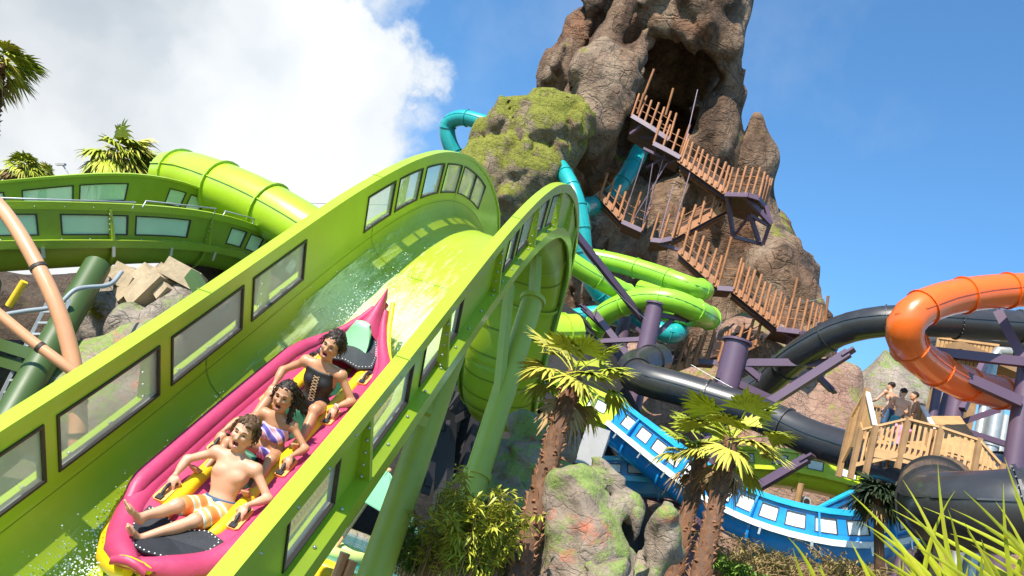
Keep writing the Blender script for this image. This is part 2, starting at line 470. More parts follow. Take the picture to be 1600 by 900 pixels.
            faces.append(f)
        Fc = np.concatenate(faces)
        return V, Fc
def np_object(name, V, Fc, m, root=None, smooth=True, base=None, pickmats=None):
    off = wpos(root) if root is not None else (np.array(base) if base is not None else np.zeros(3))
    me = bpy.data.meshes.new(name); V = V - off
    me.vertices.add(len(V)); me.vertices.foreach_set('co', V.astype(np.float32).ravel())
    me.loops.add(Fc.size); me.loops.foreach_set('vertex_index', Fc.ravel().astype(np.int32))
    me.polygons.add(len(Fc)); me.polygons.foreach_set('loop_start', (np.arange(len(Fc)) * Fc.shape[1]).astype(np.int32))
    for q in (m if isinstance(m, (list, tuple)) else [m]): me.materials.append(q)
    if pickmats is not None: me.polygons.foreach_set('material_index', pickmats.astype(np.int32))
    me.polygons.foreach_set('use_smooth', [smooth] * len(Fc))
    me.update(calc_edges=True); me.validate()
    o = bpy.data.objects.new(name, me); COL.objects.link(o)
    if root is not None: o.parent = root
    elif base is not None: o.location = tuple(map(float, base))
    return o
def smooth_mesh(V, Fc, it=1, lam=.5):
    for _ in range(it):
        acc = np.zeros_like(V); cnt = np.zeros(len(V))
        for a in range(4):
            b = (a + 1) % 4
            np.add.at(acc, Fc[:, a], V[Fc[:, b]]); np.add.at(cnt, Fc[:, a], 1)
            np.add.at(acc, Fc[:, b], V[Fc[:, a]]); np.add.at(cnt, Fc[:, b], 1)
        V = V * (1 - lam) + lam * acc / np.maximum(cnt, 1)[:, None]
    return V
# ------------------------------------------------------------------ colours
LIME = mat('lime_gelcoat', (.32, .45, .018), .38, .08, 1.2, coat=.2, dirt=(.34, .42, .02), dirt_amt=.35)
LIME_IN = mat('lime_wet_gelcoat', (.33, .44, .02), .34, .08, .8, dirt=(.40, .50, .07), dirt_amt=.5, spec=.3)
LIME_STEEL = mat('lime_painted_steel', (.40, .46, .06), .45, .06, 1.0, dirt=(.22, .28, .06), dirt_amt=.3)
LIME_TUBE = mat('bright_lime_fibreglass', (.36, .54, .02), .3, .08, 1.0, coat=.4, dirt=(.25, .40, .04), dirt_amt=.3)
GASKET = mat('black_rubber', (.035, .025, .018), .6)
BOLT = mat('zinc_bolt', (.55, .55, .52), .35, metal=.8)
PANE = mat('milky_acrylic', (.66, .72, .62), .3, .05, 2.0, alpha=.34, dirt=(.6, .66, .55), dirt_amt=.5)
PURPLE = mat('purple_painted_steel', (.105, .062, .10), .45, .1, 1.0, dirt=(.09, .06, .10), dirt_amt=.4)
DARK_STEEL = mat('shade_toned_steel', (.018, .016, .02), .6, .2, 1.0)  # near-black tone carries the deep shade under the slide

class Path:
    """a swept frame: P(s) bottom centre, T forward, C across, N up"""
    def __init__(s, pts, cross=None, up=None, step=.35):
        pts = resample(np.asarray(pts, float), step); s.p = pts
        seg = np.linalg.norm(np.diff(pts, axis=0), axis=1); s.s = np.concatenate([[0], np.cumsum(seg)]); s.L = s.s[-1]
        T = np.gradient(pts, s.s, axis=0); s.T = T / np.linalg.norm(T, axis=1)[:, None]
        if cross is None:
            C = np.cross(s.T, (0, 0, 1.0))
        else:
            cr = np.asarray(cross, float)
            C = np.tile(cr, (len(pts), 1)) if cr.ndim == 1 else np.stack([np.interp(np.linspace(0, 1, len(pts)), np.linspace(0, 1, len(cr)), cr[:, k]) for k in range(3)], 1)
            C = C - s.T * (C * s.T).sum(1)[:, None]
        s.C = C / np.linalg.norm(C, axis=1)[:, None]
        s.N = np.cross(s.C, s.T)
    def fr(s, t):
        t = np.clip(t, 0, s.L); f = lambda A: np.array([np.interp(t, s.s, A[:, k]) for k in range(3)])
        return f(s.p), unit(f(s.T)), unit(f(s.C)), unit(f(s.N))
    def at(s, t, c=0, n=0):
        p, T, C, N = s.fr(t); return p + c * C + n * N
    def sts(s, a, b, step=.5):
        n = max(2, int(math.ceil((b - a) / step)) + 1); return np.linspace(a, b, n)
    def strip(s, mb, a, b, c0, c1, n0, n1, step=.5):
        rows = []
        for t in s.sts(a, b, step):
            p, T, C, N = s.fr(t)
            rows.append([p + c * C + n * N for c, n in ((c0, n0), (c1, n0), (c1, n1), (c0, n1))])
        mb.grid(rows, closed=True, smooth=False)
        mb.add(rows[0], [(0, 1, 2, 3)]); mb.add(rows[-1], [(3, 2, 1, 0)])
    def sweep(s, mb, a, b, prof, step=.5, closed=False, flip=False):
        rows = []
        for t in s.sts(a, b, step):
            p, T, C, N = s.fr(t); rows.append([p + c * C + n * N for c, n in prof])
        mb.grid(rows, closed=closed, smooth=True, flip=flip); return rows

def build_trough(root, path, half, hb, hw, wz0, wz1, wins_l, wins_r, m_in, m_wall, m_rail, a=0, b=None, rib=1.9, rib_side=(1, -1), pane=None, th=.035, flat=.35,
                 bolts=True, step=.4, fl_w=.2, rail_w=.13, ribs=True, brackets=False, m_flange=None, far_up=0.0, fl_n=None, skirt=.12, rail_label=None):
    """U shaped trough: curved bottom to hb, upright walls hb..hw with real window openings wz0..wz1, rail, flange, ribs"""
    b = path.L if b is None else b; pane = pane or PANE
    prof = [(-half, hb)]
    for k in range(1, 9):
        an = math.pi / 2 * k / 8; rx = half - flat
        prof.append((-half + rx * (1 - math.cos(an)), hb - hb * math.sin(an)))
    prof += [(c * -1, n) for c, n in prof[::-1] if abs(c) > 1e-6]
    outer = [(c * (1 + th / half), n - th) for c, n in prof]
    mb = MB(); path.sweep(mb, a, b, prof, step, flip=False); path.sweep(mb, a, b, outer, step, flip=True)
    part('trough', mb, m_in, root)
    if ribs:
        t = a + rib * .5
        while t < b:
            m2 = MB(); path.sweep(m2, t, t + .07, [(c * 1.0, n) for c, n in outer] + [(c * 1.06, n - .09) for c, n in outer[::-1]], .1, closed=True)
            part('belly_rib', m2, m_wall, root); t += rib
    for sd, wins in ((-1, wins_l), (1, wins_r)):
        c0, c1 = sd * half, sd * (half + th)
        if sd == -1 and far_up: hb0_, wz0, wz1, hw = hb, wz0 + far_up, wz1 + far_up, hw + far_up
        elif sd == 1 and far_up: wz0, wz1, hw = wz0 - far_up, wz1 - far_up, hw - far_up
        m2 = MB()
        path.strip(m2, a, b, c0, c1, hb - .02, wz0, step); path.strip(m2, a, b, c0, c1, wz1, hw, step)
        prev = a
        for (w0, w1) in sorted(wins):
            if w0 > prev: path.strip(m2, prev, w0, c0, c1, wz0, wz1, step)
            prev = w1
        if prev < b: path.strip(m2, prev, b, c0, c1, wz0, wz1, step)
        part('side_wall', m2, m_wall, root)
        for (w0, w1) in wins:
            m3 = MB(); g = .010; ci, co = sd * (half - .012), sd * (half + th + .012)
            path.strip(m3, w0 - g, w1 + g, ci, co, wz0 - g, wz0 + .012, step); path.strip(m3, w0 - g, w1 + g, ci, co, wz1 - .012, wz1 + g, step)
            path.strip(m3, w0 - g, w0 + .012, ci, co, wz0 + .012, wz1 - .012, step); path.strip(m3, w1 - .012, w1 + g, ci, co, wz0 + .012, wz1 - .012, step)
            fo = part('window', m3, GASKET, root)
            m4 = MB(); path.strip(m4, w0 + .012, w1 - .012, sd * (half + .010), sd * (half + .022), wz0 + .012, wz1 - .012, step)
            part('pane', m4, pane, fo)
        m5 = MB(); path.strip(m5, a, b, sd * (half - .03), sd * (half + rail_w), hw, hw + .05, step)
        path.strip(m5, a, b, sd * (half + rail_w - .03), sd * (half + rail_w), hw - .09, hw, step)
        if bolts:
            m5.cur = 1; t = a + .2
            while t < b: m5.ico(path.at(t + .1, sd * (half + rail_w + .002), hw - .04), .012, 0); t += .42
        part('rail', m5, [m_rail, BOLT], root)
        fn = hb if fl_n is None else fl_n
        m6 = MB(); path.strip(m6, a, b, sd * (half + th), sd * (half + th + fl_w), fn - .03, fn + .0, step)
        path.strip(m6, a, b, sd * (half + th + fl_w - .035), sd * (half + th + fl_w), fn - .03 - skirt, fn - .03, step)
        if bolts:
            m6.cur = 1; t = a + .2
            while t < b: m6.ico(path.at(t, sd * (half + th + fl_w * .55), fn + .008), .016, 0); t += .42
        part('flange', m6, [m_flange or m_rail, BOLT], root)
        if sd in rib_side:
            t = a + rib * .5; k = 0
            while t < b:
                m7 = MB(); p, T, C, N = path.fr(t); q = [(c1, fn), (c1 + sd * fl_w * .95, fn), (c1 + sd * rail_w * .6, hw - .09), (c1, hw - .01)]
                vs = [p + c * C + n * N + e * T for e in (-.025, .025) for c, n in q]
                m7.add(vs, [(0, 1, 2, 3), (7, 6, 5, 4), (0, 4, 5, 1), (1, 5, 6, 2), (2, 6, 7, 3), (3, 7, 4, 0)])
                if bolts:
                    m7.cur = 1
                    for j in range(5): m7.ico(p + (c1 + sd * (.05)) * C + (hb + .1 + j * (hw - hb - .25) / 4) * N - .035 * T, .014, 0)
                part('rib', m7, [m_wall, BOLT], root)
                t += rib; k += 1
        if brackets:
            t = a + .5
            while t < b:
                m8 = MB(); path.strip(m8, t, t + .05, c1 + sd * (fl_w + .005), c1 + sd * (fl_w + .03), hb - .32, hb - .12, .1)
                part('bracket', m8, BOLT, root); t += 1.05
    return prof

# ------------------------------------------------------------------ the main drop slide
AZ = R_(9); HV = np.array([math.sin(AZ), math.cos(AZ), 0]); CV = np.array([math.cos(AZ), -math.sin(AZ), 0])
KS = 3.4; KL, KR = -KS, -.49 * KS; QS = KS / 4.5
WH = 1.50 * QS            # wall height above the bottom
def SP(s, z, c=(KL + KR) / 2): return CAM + s * HV + z * np.array([0, 0, 1]) + c * CV
rail = [(.75, -.62), (1.0, -.47), (1.2, -.32), (1.39, -.155), (1.6, .03), (1.8, .215), (2.03, .435), (2.27, .665), (2.47, .85), (2.73, 1.07), (2.98, 1.255), (3.27, 1.43), (3.68, 1.61), (4.2, 1.74), (4.75, 1.77), (5.10, 1.65), (5.34, 1.42), (5.55, 1.18), (5.85, 1.02), (6.3, .98)]
rp_ = resample(catmull([SP(s * KS, z * KS) for s, z in rail], 8), .25)
tmp = Path(rp_, CV, step=.25)
floor_pts = tmp.p - tmp.N * WH
MS = Path(floor_pts, CV, step=.25)
ms_half = (KR - KL) / 2
def s_at(p3):
    return MS.s[np.argmin(((MS.p - p3) ** 2).sum(1))]
def rail_s(x, y, k):
    """arc length where a photograph point on the wall plane c=k falls"""
    d = ray(x, y); t = k / (d @ CV); w = CAM + t * d; w = w + ((KL + KR) / 2 - k) * CV
    return 0
ms_root = thing('water_slide', 'steep bright green drop slide with window openings in its walls, carrying the pink raft', 'water slide', SP(9, 0))
def px_wins(prs, k, n=1.0 * QS):
    out = []
    for (xa, ya, xb, yb) in prs:
        r_ = []
        for (x, y) in ((xa, ya), (xb, yb)):
            d = ray(x, y); t = k / (d @ CV); w = CAM + t * d; w = w + ((KL + KR) / 2 - k) * CV
            ss = np.linspace(0, MS.L, 2000); q = MS.p + MS.N * n
            q = np.stack([np.interp(ss, MS.s, q[:, j]) for j in range(3)], 1); r_.append(ss[np.argmin(((q - w) ** 2).sum(1))])
        out.append(tuple(sorted(r_)))
    return out
LW = px_wins([(-90, 820, 68, 735), (92, 700, 247, 600), (268, 560, 378, 490), (395, 465, 475, 410), (574, 325, 615, 305), (623, 293, 657, 283), (664, 277, 691, 272), (696, 270, 719, 272), (722, 275, 741, 285), (742, 285, 757, 297)], KL)
RW = px_wins([(440, 830, 520, 730), (560, 690, 635, 590), (655, 560, 715, 480), (790, 380, 805, 362), (812, 352, 832, 335), (838, 330, 852, 318), (858, 315, 872, 308)], KR)
if __name__ == '__main__':
    print('LW', np.round(LW, 2).tolist()); print('RW', np.round(RW, 2).tolist(), 'len', MS.L)
ms_prof = build_trough(ms_root, MS, ms_half, .55 * QS, WH, .70 * QS, 1.31 * QS, LW, RW, LIME_IN, LIME, LIME, rib=1.75, th=.04, flat=.24, step=.2, fl_w=.12, rail_w=.09, skirt=.14, fl_n=.48)
SEAM = mat('seam_line', (.16, .22, .01), .6)
mb = MB(); MS.strip(mb, 0, MS.L, -ms_half + .0015, -ms_half + .006, .50 * QS, .50 * QS + .010, .25); part('joint_seam', mb, SEAM, ms_root)
for t in np.arange(1.6, MS.L - 6, 3.45):
    mb = MB(); MS.sweep(mb, t, t + .010, [(c * .996, n + .004) for c, n in ms_prof], .02); part('joint_seam', mb, SEAM, ms_root)
    for sd in (-1, 1):
        mb = MB(); MS.strip(mb, t, t + .012, sd * (ms_half - .004), sd * (ms_half + .0005), .57 * QS, .68 * QS, .02)
        MS.strip(mb, t, t + .012, sd * (ms_half - .025), sd * (ms_half + .105), WH + .0505, WH + .054, .02); part('joint_seam', mb, SEAM, ms_root)
for t in np.arange(MS.L - 6.6, MS.L - .5, .72):
    mb = MB(); op = [(c * 1.054, n - .047) for c, n in ms_prof]; MS.sweep(mb, t, t + .05, op + [(c * 1.02, n - .02) for c, n in ms_prof[::-1]], .03, closed=True); part('belly_rib', mb, SEAM, ms_root)
# ------------------------------------------------------------------ raft, in its own frame (x forward/down the slide, y to the riders' left, z up)
PINK = mat('magenta_vinyl', (.43, .038, .115), .5, .10, 4.0, coat=.0, dirt=(.40, .06, .12), dirt_amt=.3, bump=.004, bscale=14)
YELLOW = mat('yellow_vinyl', (.80, .50, .01), .36, .08, 4.0, bump=.004, bscale=14)
ORANGE_V = mat('orange_wet_vinyl', (.75, .23, .035), .2, .15, 6.0, coat=.5, dirt=(.8, .42, .16), dirt_amt=.5)
BLACKV = mat('black_mesh_pad', (.014, .017, .024), .6, .2, 20, bump=.004, bscale=120)
MINT = mat('mint_plastic', (.30, .66, .34), .4, .06, 5)
DKGREEN = mat('dark_green_pad', (.02, .13, .07), .5, .15, 6)
STITCH = mat('white_stitching', (.72, .70, .64), .7)
STRAP = mat('black_strap', (.012, .012, .014), .55, .2, 20)
EDGE = mat('orange_handle_patch', (.82, .36, .10), .45, .1, 8)

rp0, rT, rC, rN = MS.fr(4.5 * QS)
RX, RY, RZ = -rT, rC, rN
RO = rp0 - .01 * rC + .005 * rN
RAFT_S = 1.0
def RL(x, y, z): return RO + RAFT_S * (x * RX + y * RY + z * RZ)
def bend(x):      # the hull lifts at both ends
    return .16 * max(0, (x - .0) / .38) ** 2 + .30 * max(0, (-2.75 - x) / .80) ** 1.6
def wid(x):
    xs = [-3.58, -3.48, -3.25, -3.02, -2.75, -2.5, -1.5, -.35, -.15, .05, .22, .34, .40]
    ws = [.015, .05, .13, .24, .40, .47, .50, .50, .46, .38, .26, .12, .02]
    return float(np.interp(x, xs, ws))
XS = np.concatenate([np.linspace(-3.58, -2.5, 16), np.linspace(-2.38, -.4, 15), np.linspace(-.32, .40, 13)])
raft = thing('slide_raft', 'long pink and yellow inflatable raft with three riders sliding down the green flume', 'raft', RL(-1.7, 0, 0))
def side_line(off, z, xs, sg, zb=1.0): return [RL(x, sg * (wid(x) + off), z + zb * bend(x)) for x in xs]
mb = MB()
for sg in (1, -1): mb.tube(side_line(.015, .11, XS, sg), .12, 12, radii=[.12 * min(1, .25 + wid(x) * 3.4) for x in XS])
part('hull_tube', mb, YELLOW, raft)
mb = MB()
for sg in (1, -1): mb.tube(side_line(-.03, .20, XS, sg), .105, 12, radii=[.108 * min(1, .3 + wid(x) * 3) for x in XS])
part('upper_tube', mb, PINK, raft)
# deck: pink strips either side of the riders' channel
mb = MB()
chx = lambda x: .205 * float(np.interp(x, [-3.0, -2.85, -2.65, -.5, -.22, .02, .12], [0, .6, 1, 1, .95, .45, 0]))
rows = []
for x in XS:
    w = max(wid(x) - .03, .005); c = min(chx(x), w * .9)
    ys = [-w, -(w + c) / 2, -c, 0, c, (w + c) / 2, w]
    deep = .0 if c < .01 else -.18
    zs = [.25, .262, .225, .225 + deep, .225, .262, .25]
    rows.append([RL(x, y, z + bend(x)) for y, z in zip(ys, zs)])
mb.grid(rows); part('deck', mb, PINK, raft)
mb = MB(); xs = np.linspace(-2.88, -.02, 26)
mb.grid([[RL(x, y, .055 + .03 * (abs(y) / .2) ** 2 + .012 * math.sin(x * 18)) for y in np.linspace(-.215, .215, 5)] for x in xs])
part('floor', mb, ORANGE_V, raft)
for sg in (1, -1):
    mb = MB(); xs = np.linspace(-2.82, -.08, 24); mb.tube([RL(x, sg * (chx(x) + .022), .215) for x in xs], .062, 10, radii=[.06 * min(1, .35 + 6 * min(x + 2.82, -.08 - x)) for x in xs])
    part('inner_bolster', mb, YELLOW, raft)
    # tall outer fender with its tapering front end and the long rear sweep
    mb = MB(); xs = np.array([-3.45, -3.3, -3.1, -2.95, -2.8, -2.65, -2.45, -2.2, -1.8, -1.4, -1.0, -.6, -.42, -.34, -.26, -.14, -.02, .10])
    rr = [.03, .04, .05, .06, .07, .076, .08, .08, .08, .08, .08, .08, .08, .078, .068, .05, .03, .008]
    mb.tube([RL(x, sg * (wid(x) + .005), .285 + bend(x) * .9 - (.05 if x > -.2 else 0)) for x in xs], .1, 12, radii=rr)
    part('side_fender', mb, PINK, raft)
# stern fin
mb = MB()
rows = []
for x in np.linspace(-3.58, -3.05, 8):
    w = max(.02, wid(x) * .85); z = .27 + bend(x)
    rows.append([RL(x, -w, z), RL(x, -w * .5, z + .10), RL(x, 0, z + .13), RL(x, w * .5, z + .10), RL(x, w, z)])
mb.grid(rows); part('stern_fin', mb, PINK, raft)
mb = MB(); mb.tube([RL(x, wid(x) + .075, .26 + bend(x)) for x in np.linspace(-3.56, -2.8, 10)], .028, 8); part('stern_piping', mb, YELLOW, raft)
# bow scroll
mb = MB(); rows = []
for k in range(9):
    a = k / 8; x = .22 + .22 * a; z = .30 + .17 * a ** 1.4; w = .20 * (1 - .35 * a)
    rows.append([RL(x, y * w, z - .05 * abs(y) ** 2) for y in (-1, -.5, 0, .5, 1)])
rows += [[r + (.02 * RX - .05 * RZ) for r in rows[-1]]] + [[r + (.01 * RX - .07 * RZ) for r in rows[-k]] for k in range(1, 9)]
mb.grid(rows); part('bow_lip', mb, PINK, raft)
mb = MB(); mb.tube([RL(.42 - .05 * abs(t) ** 2 * 3, t * .19, .41 - .16 * abs(t) ** 1.5) for t in np.linspace(-1, 1, 9)], .034, 8); part('bow_piping', mb, YELLOW, raft)
# toothed yellow trim along both bow sides
for sg in (1, -1):
    mb = MB(); n = 30
    for k in range(n):
        x0 = -1.3 + k * 1.55 / n; x1 = x0 + 1.55 / n; xm = (x0 + x1) / 2
        def q(x, up): w = wid(x); return RL(x, sg * (w + (.128 if up < .5 else .105)), .145 + (.055 if up > .5 else 0) + bend(x))
        a, b, c = q(x0, 0), q(x1, 0), q(xm, 1); e = .006 * RY * sg
        mb.add([a + e, b + e, c + e], [(0, 1, 2), (2, 1, 0)])
    part('toothed_trim', mb, YELLOW, raft)
# bow pad
def pad(name, pts, z, m, holes=None):
    mb = MB(); n = len(pts); c = np.mean(pts, 0)
    top = [RL(x, y, z + bend(x)) for x, y in pts]; bot = [RL(x, y, z - .02 + bend(x)) for x, y in pts]
    mb.add(top + bot + [RL(c[0], c[1], z + .006 + bend(c[0]))], [(i, (i + 1) % n, 2 * n) for i in range(n)] + [(i, i + n, (i + 1) % n + n, (i + 1) % n) for i in range(n)])
    mb.cur = 1
    for i in range(n):
        a, b = np.array(pts[i]), np.array(pts[(i + 1) % n]); L = np.linalg.norm(b - a)
        for k in range(int(L / .032)):
            t = (k + .5) / max(1, int(L / .032)); q = a + t * (b - a); q = q + (c - q) * .07
            mb.ico(RL(q[0], q[1], z + .004 + bend(q[0])), .0065, 0)
    return part(name, mb, [m, STITCH], raft)
pad('bow_pad', [(-.16, -.30), (.02, -.30), (.16, -.24), (.26, -.12), (.29, 0), (.26, .12), (.16, .24), (.02, .32), (-.10, .34), (-.14, .2), (-.06, 0), (-.14, -.16)], .287, BLACKV)
pad('stern_pad', [(-3.42, -.02), (-3.42, .02), (-3.15, .12), (-2.88, .26), (-2.66, .30), (-2.58, .18), (-2.64, 0), (-2.58, -.18), (-2.66, -.30), (-2.88, -.26), (-3.15, -.12)], .30, BLACKV)
def backrest(x, m, h=.30, w=.17, z0=.10, lean=.45, name='backrest'):
    mb = MB(); rows = []
    for k in range(7):
        a = k / 6; ww = w * (1 - .45 * max(0, a - .4) ** 2 / .36)
        rows.append([RL(x - a * h * lean - .035 * (1 - (j / 2.) ** 2) , j / 2. * ww, z0 + a * h) for j in range(-2, 3)])
    back = [[q - .035 * RX for q in r] for r in rows[::-1]]
    mb.grid(rows + back, close_rows=True); part(name, mb, m, raft)
for x in (-.74, -1.47, -2.22): backrest(x, DKGREEN, .27, .19)
backrest(-2.78, MINT, .32, .14, .22, .7, 'spare_backrest')
HX = {}
for i, x in enumerate((-.36, -1.01, -1.79, -2.52)):
    for sg in (1, -1):
        y = sg * .30
        mb = MB(); pts = [(-.12, -.03), (-.10, -.05), (.10, -.05), (.12, -.03), (.12, .03), (.10, .05), (-.10, .05), (-.12, .03)]
        vs = [RL(x + a, y + b, .275) for a, b in pts] + [RL(x + a, y + b, .245) for a, b in pts]
        mb.add(vs, [tuple(range(8))] + [(k, k + 8, (k + 1) % 8 + 8, (k + 1) % 8) for k in range(8)])
        hp = part('handle_patch', mb, EDGE, raft)
        mb = MB(); mb.tube([RL(x + a, y, .268 + .045 * (1 - (a / .09) ** 2)) for a in np.linspace(-.09, .09, 7)], .014, 8)
        for a in (-.09, .09): mb.box(RL(x + a, y, .28), .025 * RX, .024 * RY, .008 * RZ)
        part('grab_strap', mb, STRAP, hp)
        HX[(i, sg)] = (x, y)
# ------------------------------------------------------------------ people: one continuous skin grown from a signed distance field
def skin(name, c): return mat(name, c, .45, .07, 12, sss=.08, dirt=tuple(np.array(c) * np.array((1.12, .86, .8))), dirt_amt=.3, coat=.0)
HAIR = mat('dark_brown_hair', (.022, .013, .009), .55, .3, 40, spec=.3)
HAIR2 = mat('brown_hair', (.085, .045, .022), .55, .35, 40, spec=.3)
MOUTH = mat('mouth_inside', (.12, .012, .012), .5)
LIPS = mat('lips', (.45, .12, .10), .4)
TEETH = mat('teeth', (.82, .80, .74), .3)
EYE = mat('eye_dark', (.03, .02, .015), .25)

def person(root, J, tf, skinm, vox=.0065, hs=1.0, fem=False, build=1.0, hair=None, hairm=None, eyes=True, mouth=1.0, hands=True, clothes=(), feet=True, nm='body', strands=0, hair_len=.1, belly=0.0):
    """J joints in a local frame; tf maps local points to world"""
    J = {k: np.array(v, float) for k, v in J.items()}
    pts = np.array(list(v for k, v in J.items() if not k.startswith('d_')))
    lo, hi = pts.min(0) - .26, pts.max(0) + .26
    f = unit(J['d_face']); up = unit(J['head'] - J['neck']); up = unit(up - f * (up @ f) ) if 'd_up' not in J else unit(J['d_up'] - f * (J['d_up'] @ f)); l = np.cross(up, f)
    hc = J['head']; B = build
    shl, shr = J['lsh'], J['rsh']; hl, hr = J['lhip'], J['rhip']
    mid = (hl + hr) / 2; chest = (shl + shr) / 2
    ax_l = unit(shl - shr); ax_u = unit(chest - mid); ax_f = unit(np.cross(ax_l, ax_u))
    def torso(F, e=0.0):
        sw = np.linalg.norm(shl - shr) / 2
        c1 = chest - ax_u * .10; F.ell(c1, (ax_l, ax_f, ax_u), (sw * .86 + e, .088 * B + e, .15 + e), k=.03)
        c2 = mid + ax_u * .17; F.ell(c2, (ax_l, ax_f, ax_u), ((.105 if fem else .115) * B + e, .074 * B + belly + e, .15 + e), k=.04)
        F.ell(mid + ax_u * .03, (ax_l, ax_f, ax_u), ((.15 if fem else .132) * B + e, .092 * B + e, .11 + e), k=.04)
        for s_, q in ((1, shl), (-1, shr)):
            F.cap(chest - ax_u * .02 + ax_l * s_ * .05, q, .048 * B + e, .046 * B + e, k=.04)
            if fem: F.ell(chest - ax_u * .125 + ax_l * s_ * .065 + ax_f * .062, (ax_l, ax_f, ax_u), (.052 * B + e, .04 * B + e, .05 * B + e), k=.03)
            else: F.ell(chest - ax_u * .10 + ax_l * s_ * .07 + ax_f * .05, (ax_l, ax_f, ax_u), (.065 * B + e, .034 * B + e, .045 * B + e), k=.03)
    def thighs(F, e=0.0, frac=1.0):
        for a, b in ((hl, J['lkn']), (hr, J['rkn'])): F.cap(a, a + (b - a) * frac, .076 * B + e, .076 * B + e + (.052 - .076) * B * frac, k=.035)
    F = Field(lo, hi, vox)
    torso(F); thighs(F)
    F.cap(chest + ax_u * .01, hc - up * .05 * hs - f * .018, .05 * B, .044 * B, k=.03)
    for s_, q in ((1, shl), (-1, shr)): F.cap(chest + ax_u * .035, q + ax_u * -.0, .036 * B, .040 * B, k=.04)
    for k_, a in (('l', shl), ('r', shr)):
        el, wr = J[k_ + 'el'], J[k_ + 'wr']
        F.ell(a, (ax_l, ax_f, ax_u), (.048 * B, .05 * B, .05 * B), k=.03)
        F.cap(a, el, .041 * B, .031 * B, k=.02); F.cap(el, wr, .033 * B, .021 * B, k=.02)
        F.ell(el + (wr - el) * .28, (unit(wr - el), unit(np.cross(wr - el, ax_u)), unit(np.cross(wr - el, np.cross(wr - el, ax_u)))), (.075, .036 * B, .034 * B), k=.02)
    for k_, a in (('l', hl), ('r', hr)):
        kn, an = J[k_ + 'kn'], J[k_ + 'an']
        F.cap(kn, an, .047 * B, .029 * B, k=.025); F.ell(kn, np.eye(3), (.05 * B,) * 3, k=.02)
        d = unit(an - kn); bk = J.get('d_' + k_ + 'calf', np.array([0, 0, -1.0])); bk = unit(bk - d * (bk @ d))
        F.ell(kn + (an - kn) * .32 + bk * .018, (d, bk, np.cross(d, bk)), (.11, .043 * B, .045 * B), k=.02)
        if feet:
            t = unit(J['d_' + k_ + 'toe']); sole = unit(-(d * -1) - t * (-(d * -1) @ t)); side = np.cross(t, sole)
            F.ell(an + d * .02 - t * .03, np.eye(3), (.034, .034, .034), k=.02)
            F.cap(an + d * .03 + t * .0, an + d * .045 + t * .12, .031, .020, k=.02, squash=(sole, 1.2))
            F.cap(an + d * .045 + t * .09 + side * .014, an + d * .045 + t * .13 - side * .014, .022, .018, k=.015)
            for j in range(5):
                o_ = side * (.030 - .0145 * j) * (1 if k_ == 'l' else -1); ln = .175 - .008 * j
                F.cap(an + d * .047 + t * .12 + o_, an + d * .044 + t * ln + o_, .0115 if j == 0 else .0085, .0105 if j == 0 else .0075, k=.004)
    # head
    H = lambda a, b, c: hc + hs * (a * f + b * l + c * up)
    E3 = (f, l, up)
    F.ell(H(-.012, 0, .03), E3, np.array((.098, .078, .092)) * hs, k=.02)
    F.ell(H(.028, 0, -.025), E3, np.array((.066, .062, .085)) * hs, k=.03)
    dj = .014 * mouth
    F.ell(H(.040, 0, -.088 - dj), E3, np.array((.045, .040, .030)) * hs, k=.03)
    for b in (1, -1):
        F.cap(H(-.0, b * .058, -.05), H(.035, b * .028, -.095 - dj), .024 * hs, .020 * hs, k=.03)
        F.ell(H(.062, b * .040, -.018), E3, np.array((.028, .024, .022)) * hs, k=.02)
        F.ell(H(-.012, b * .080, -.005), E3, np.array((.020, .010, .030)) * hs, k=.008)
        F.cap(H(.088, b * .012, .030), H(.074, b * .048, .030), .010 * hs, .008 * hs, k=.014)
        F.ell(H(.094, b * .030, .010), E3, np.array((.016, .019, .0095)) * hs, k=.010, sub=True)
    F.cap(H(.088, 0, .018), H(.112, 0, -.022), .0085 * hs, .0125 * hs, k=.010)
    for b in (1, -1): F.ell(H(.100, b * .012, -.026), E3, np.array((.011, .009, .008)) * hs, k=.006)
    if mouth > 0:
        F.cap(H(.080, .020, -.046), H(.080, -.020, -.046), .010 * hs, k=.008); F.cap(H(.068, .016, -.080 - dj), H(.068, -.016, -.080 - dj), .009 * hs, k=.008)
        F.ell(H(.082, 0, -.064 - dj * .5), E3, np.array((.042, .023, .0175 + .006 * mouth)) * hs, k=.006, sub=True)
    else:
        F.cap(H(.084, .018, -.055), H(.084, -.018, -.055), .008 * hs, k=.010)
    # hands: palm, four fingers with a bend, a thumb off the side
    if hands:
        for k_ in ('l', 'r'):
            wr = J[k_ + 'wr']; el = J[k_ + 'el']; d = unit(J.get('d_' + k_ + 'hand', wr - el)); pn = unit(J['d_' + k_ + 'palm']); pn = unit(pn - d * (pn @ d)); sd = np.cross(d, pn)
            th = 1 if (sd @ J['d_' + k_ + 'thumb']) > 0 else -1
            F.ell(wr + d * .050, (d, sd, pn), (.050, .037, .017), k=.015)
            for j in range(4):
                o_ = sd * th * (.028 - .0185 * j); ln = (.036, .040, .037, .029)[j]
                a = wr + d * .085 + o_; b_ = a + unit(d * .8 + pn * .6) * ln; c_ = b_ + unit(-d * .15 + pn) * ln * .75; e_ = c_ + unit(-d + pn * .3) * ln * .5
                F.cap(a, b_, .0088, .0083, k=.003); F.cap(b_, c_, .0083, .0078, k=.003); F.cap(c_, e_, .0078, .007, k=.003)
            a = wr + d * .028 + sd * th * .030; b_ = a + unit(d * .6 + sd * th * .6 + pn * .5) * .036; c_ = b_ + unit(d * .6 - sd * th * .2 + pn * .7) * .028
            F.cap(a, b_, .0125, .0105, k=.012); F.cap(b_, c_, .0105, .0085, k=.003)
    V, Fc = F.mesh(); V = smooth_mesh(V, Fc, 1, .35)
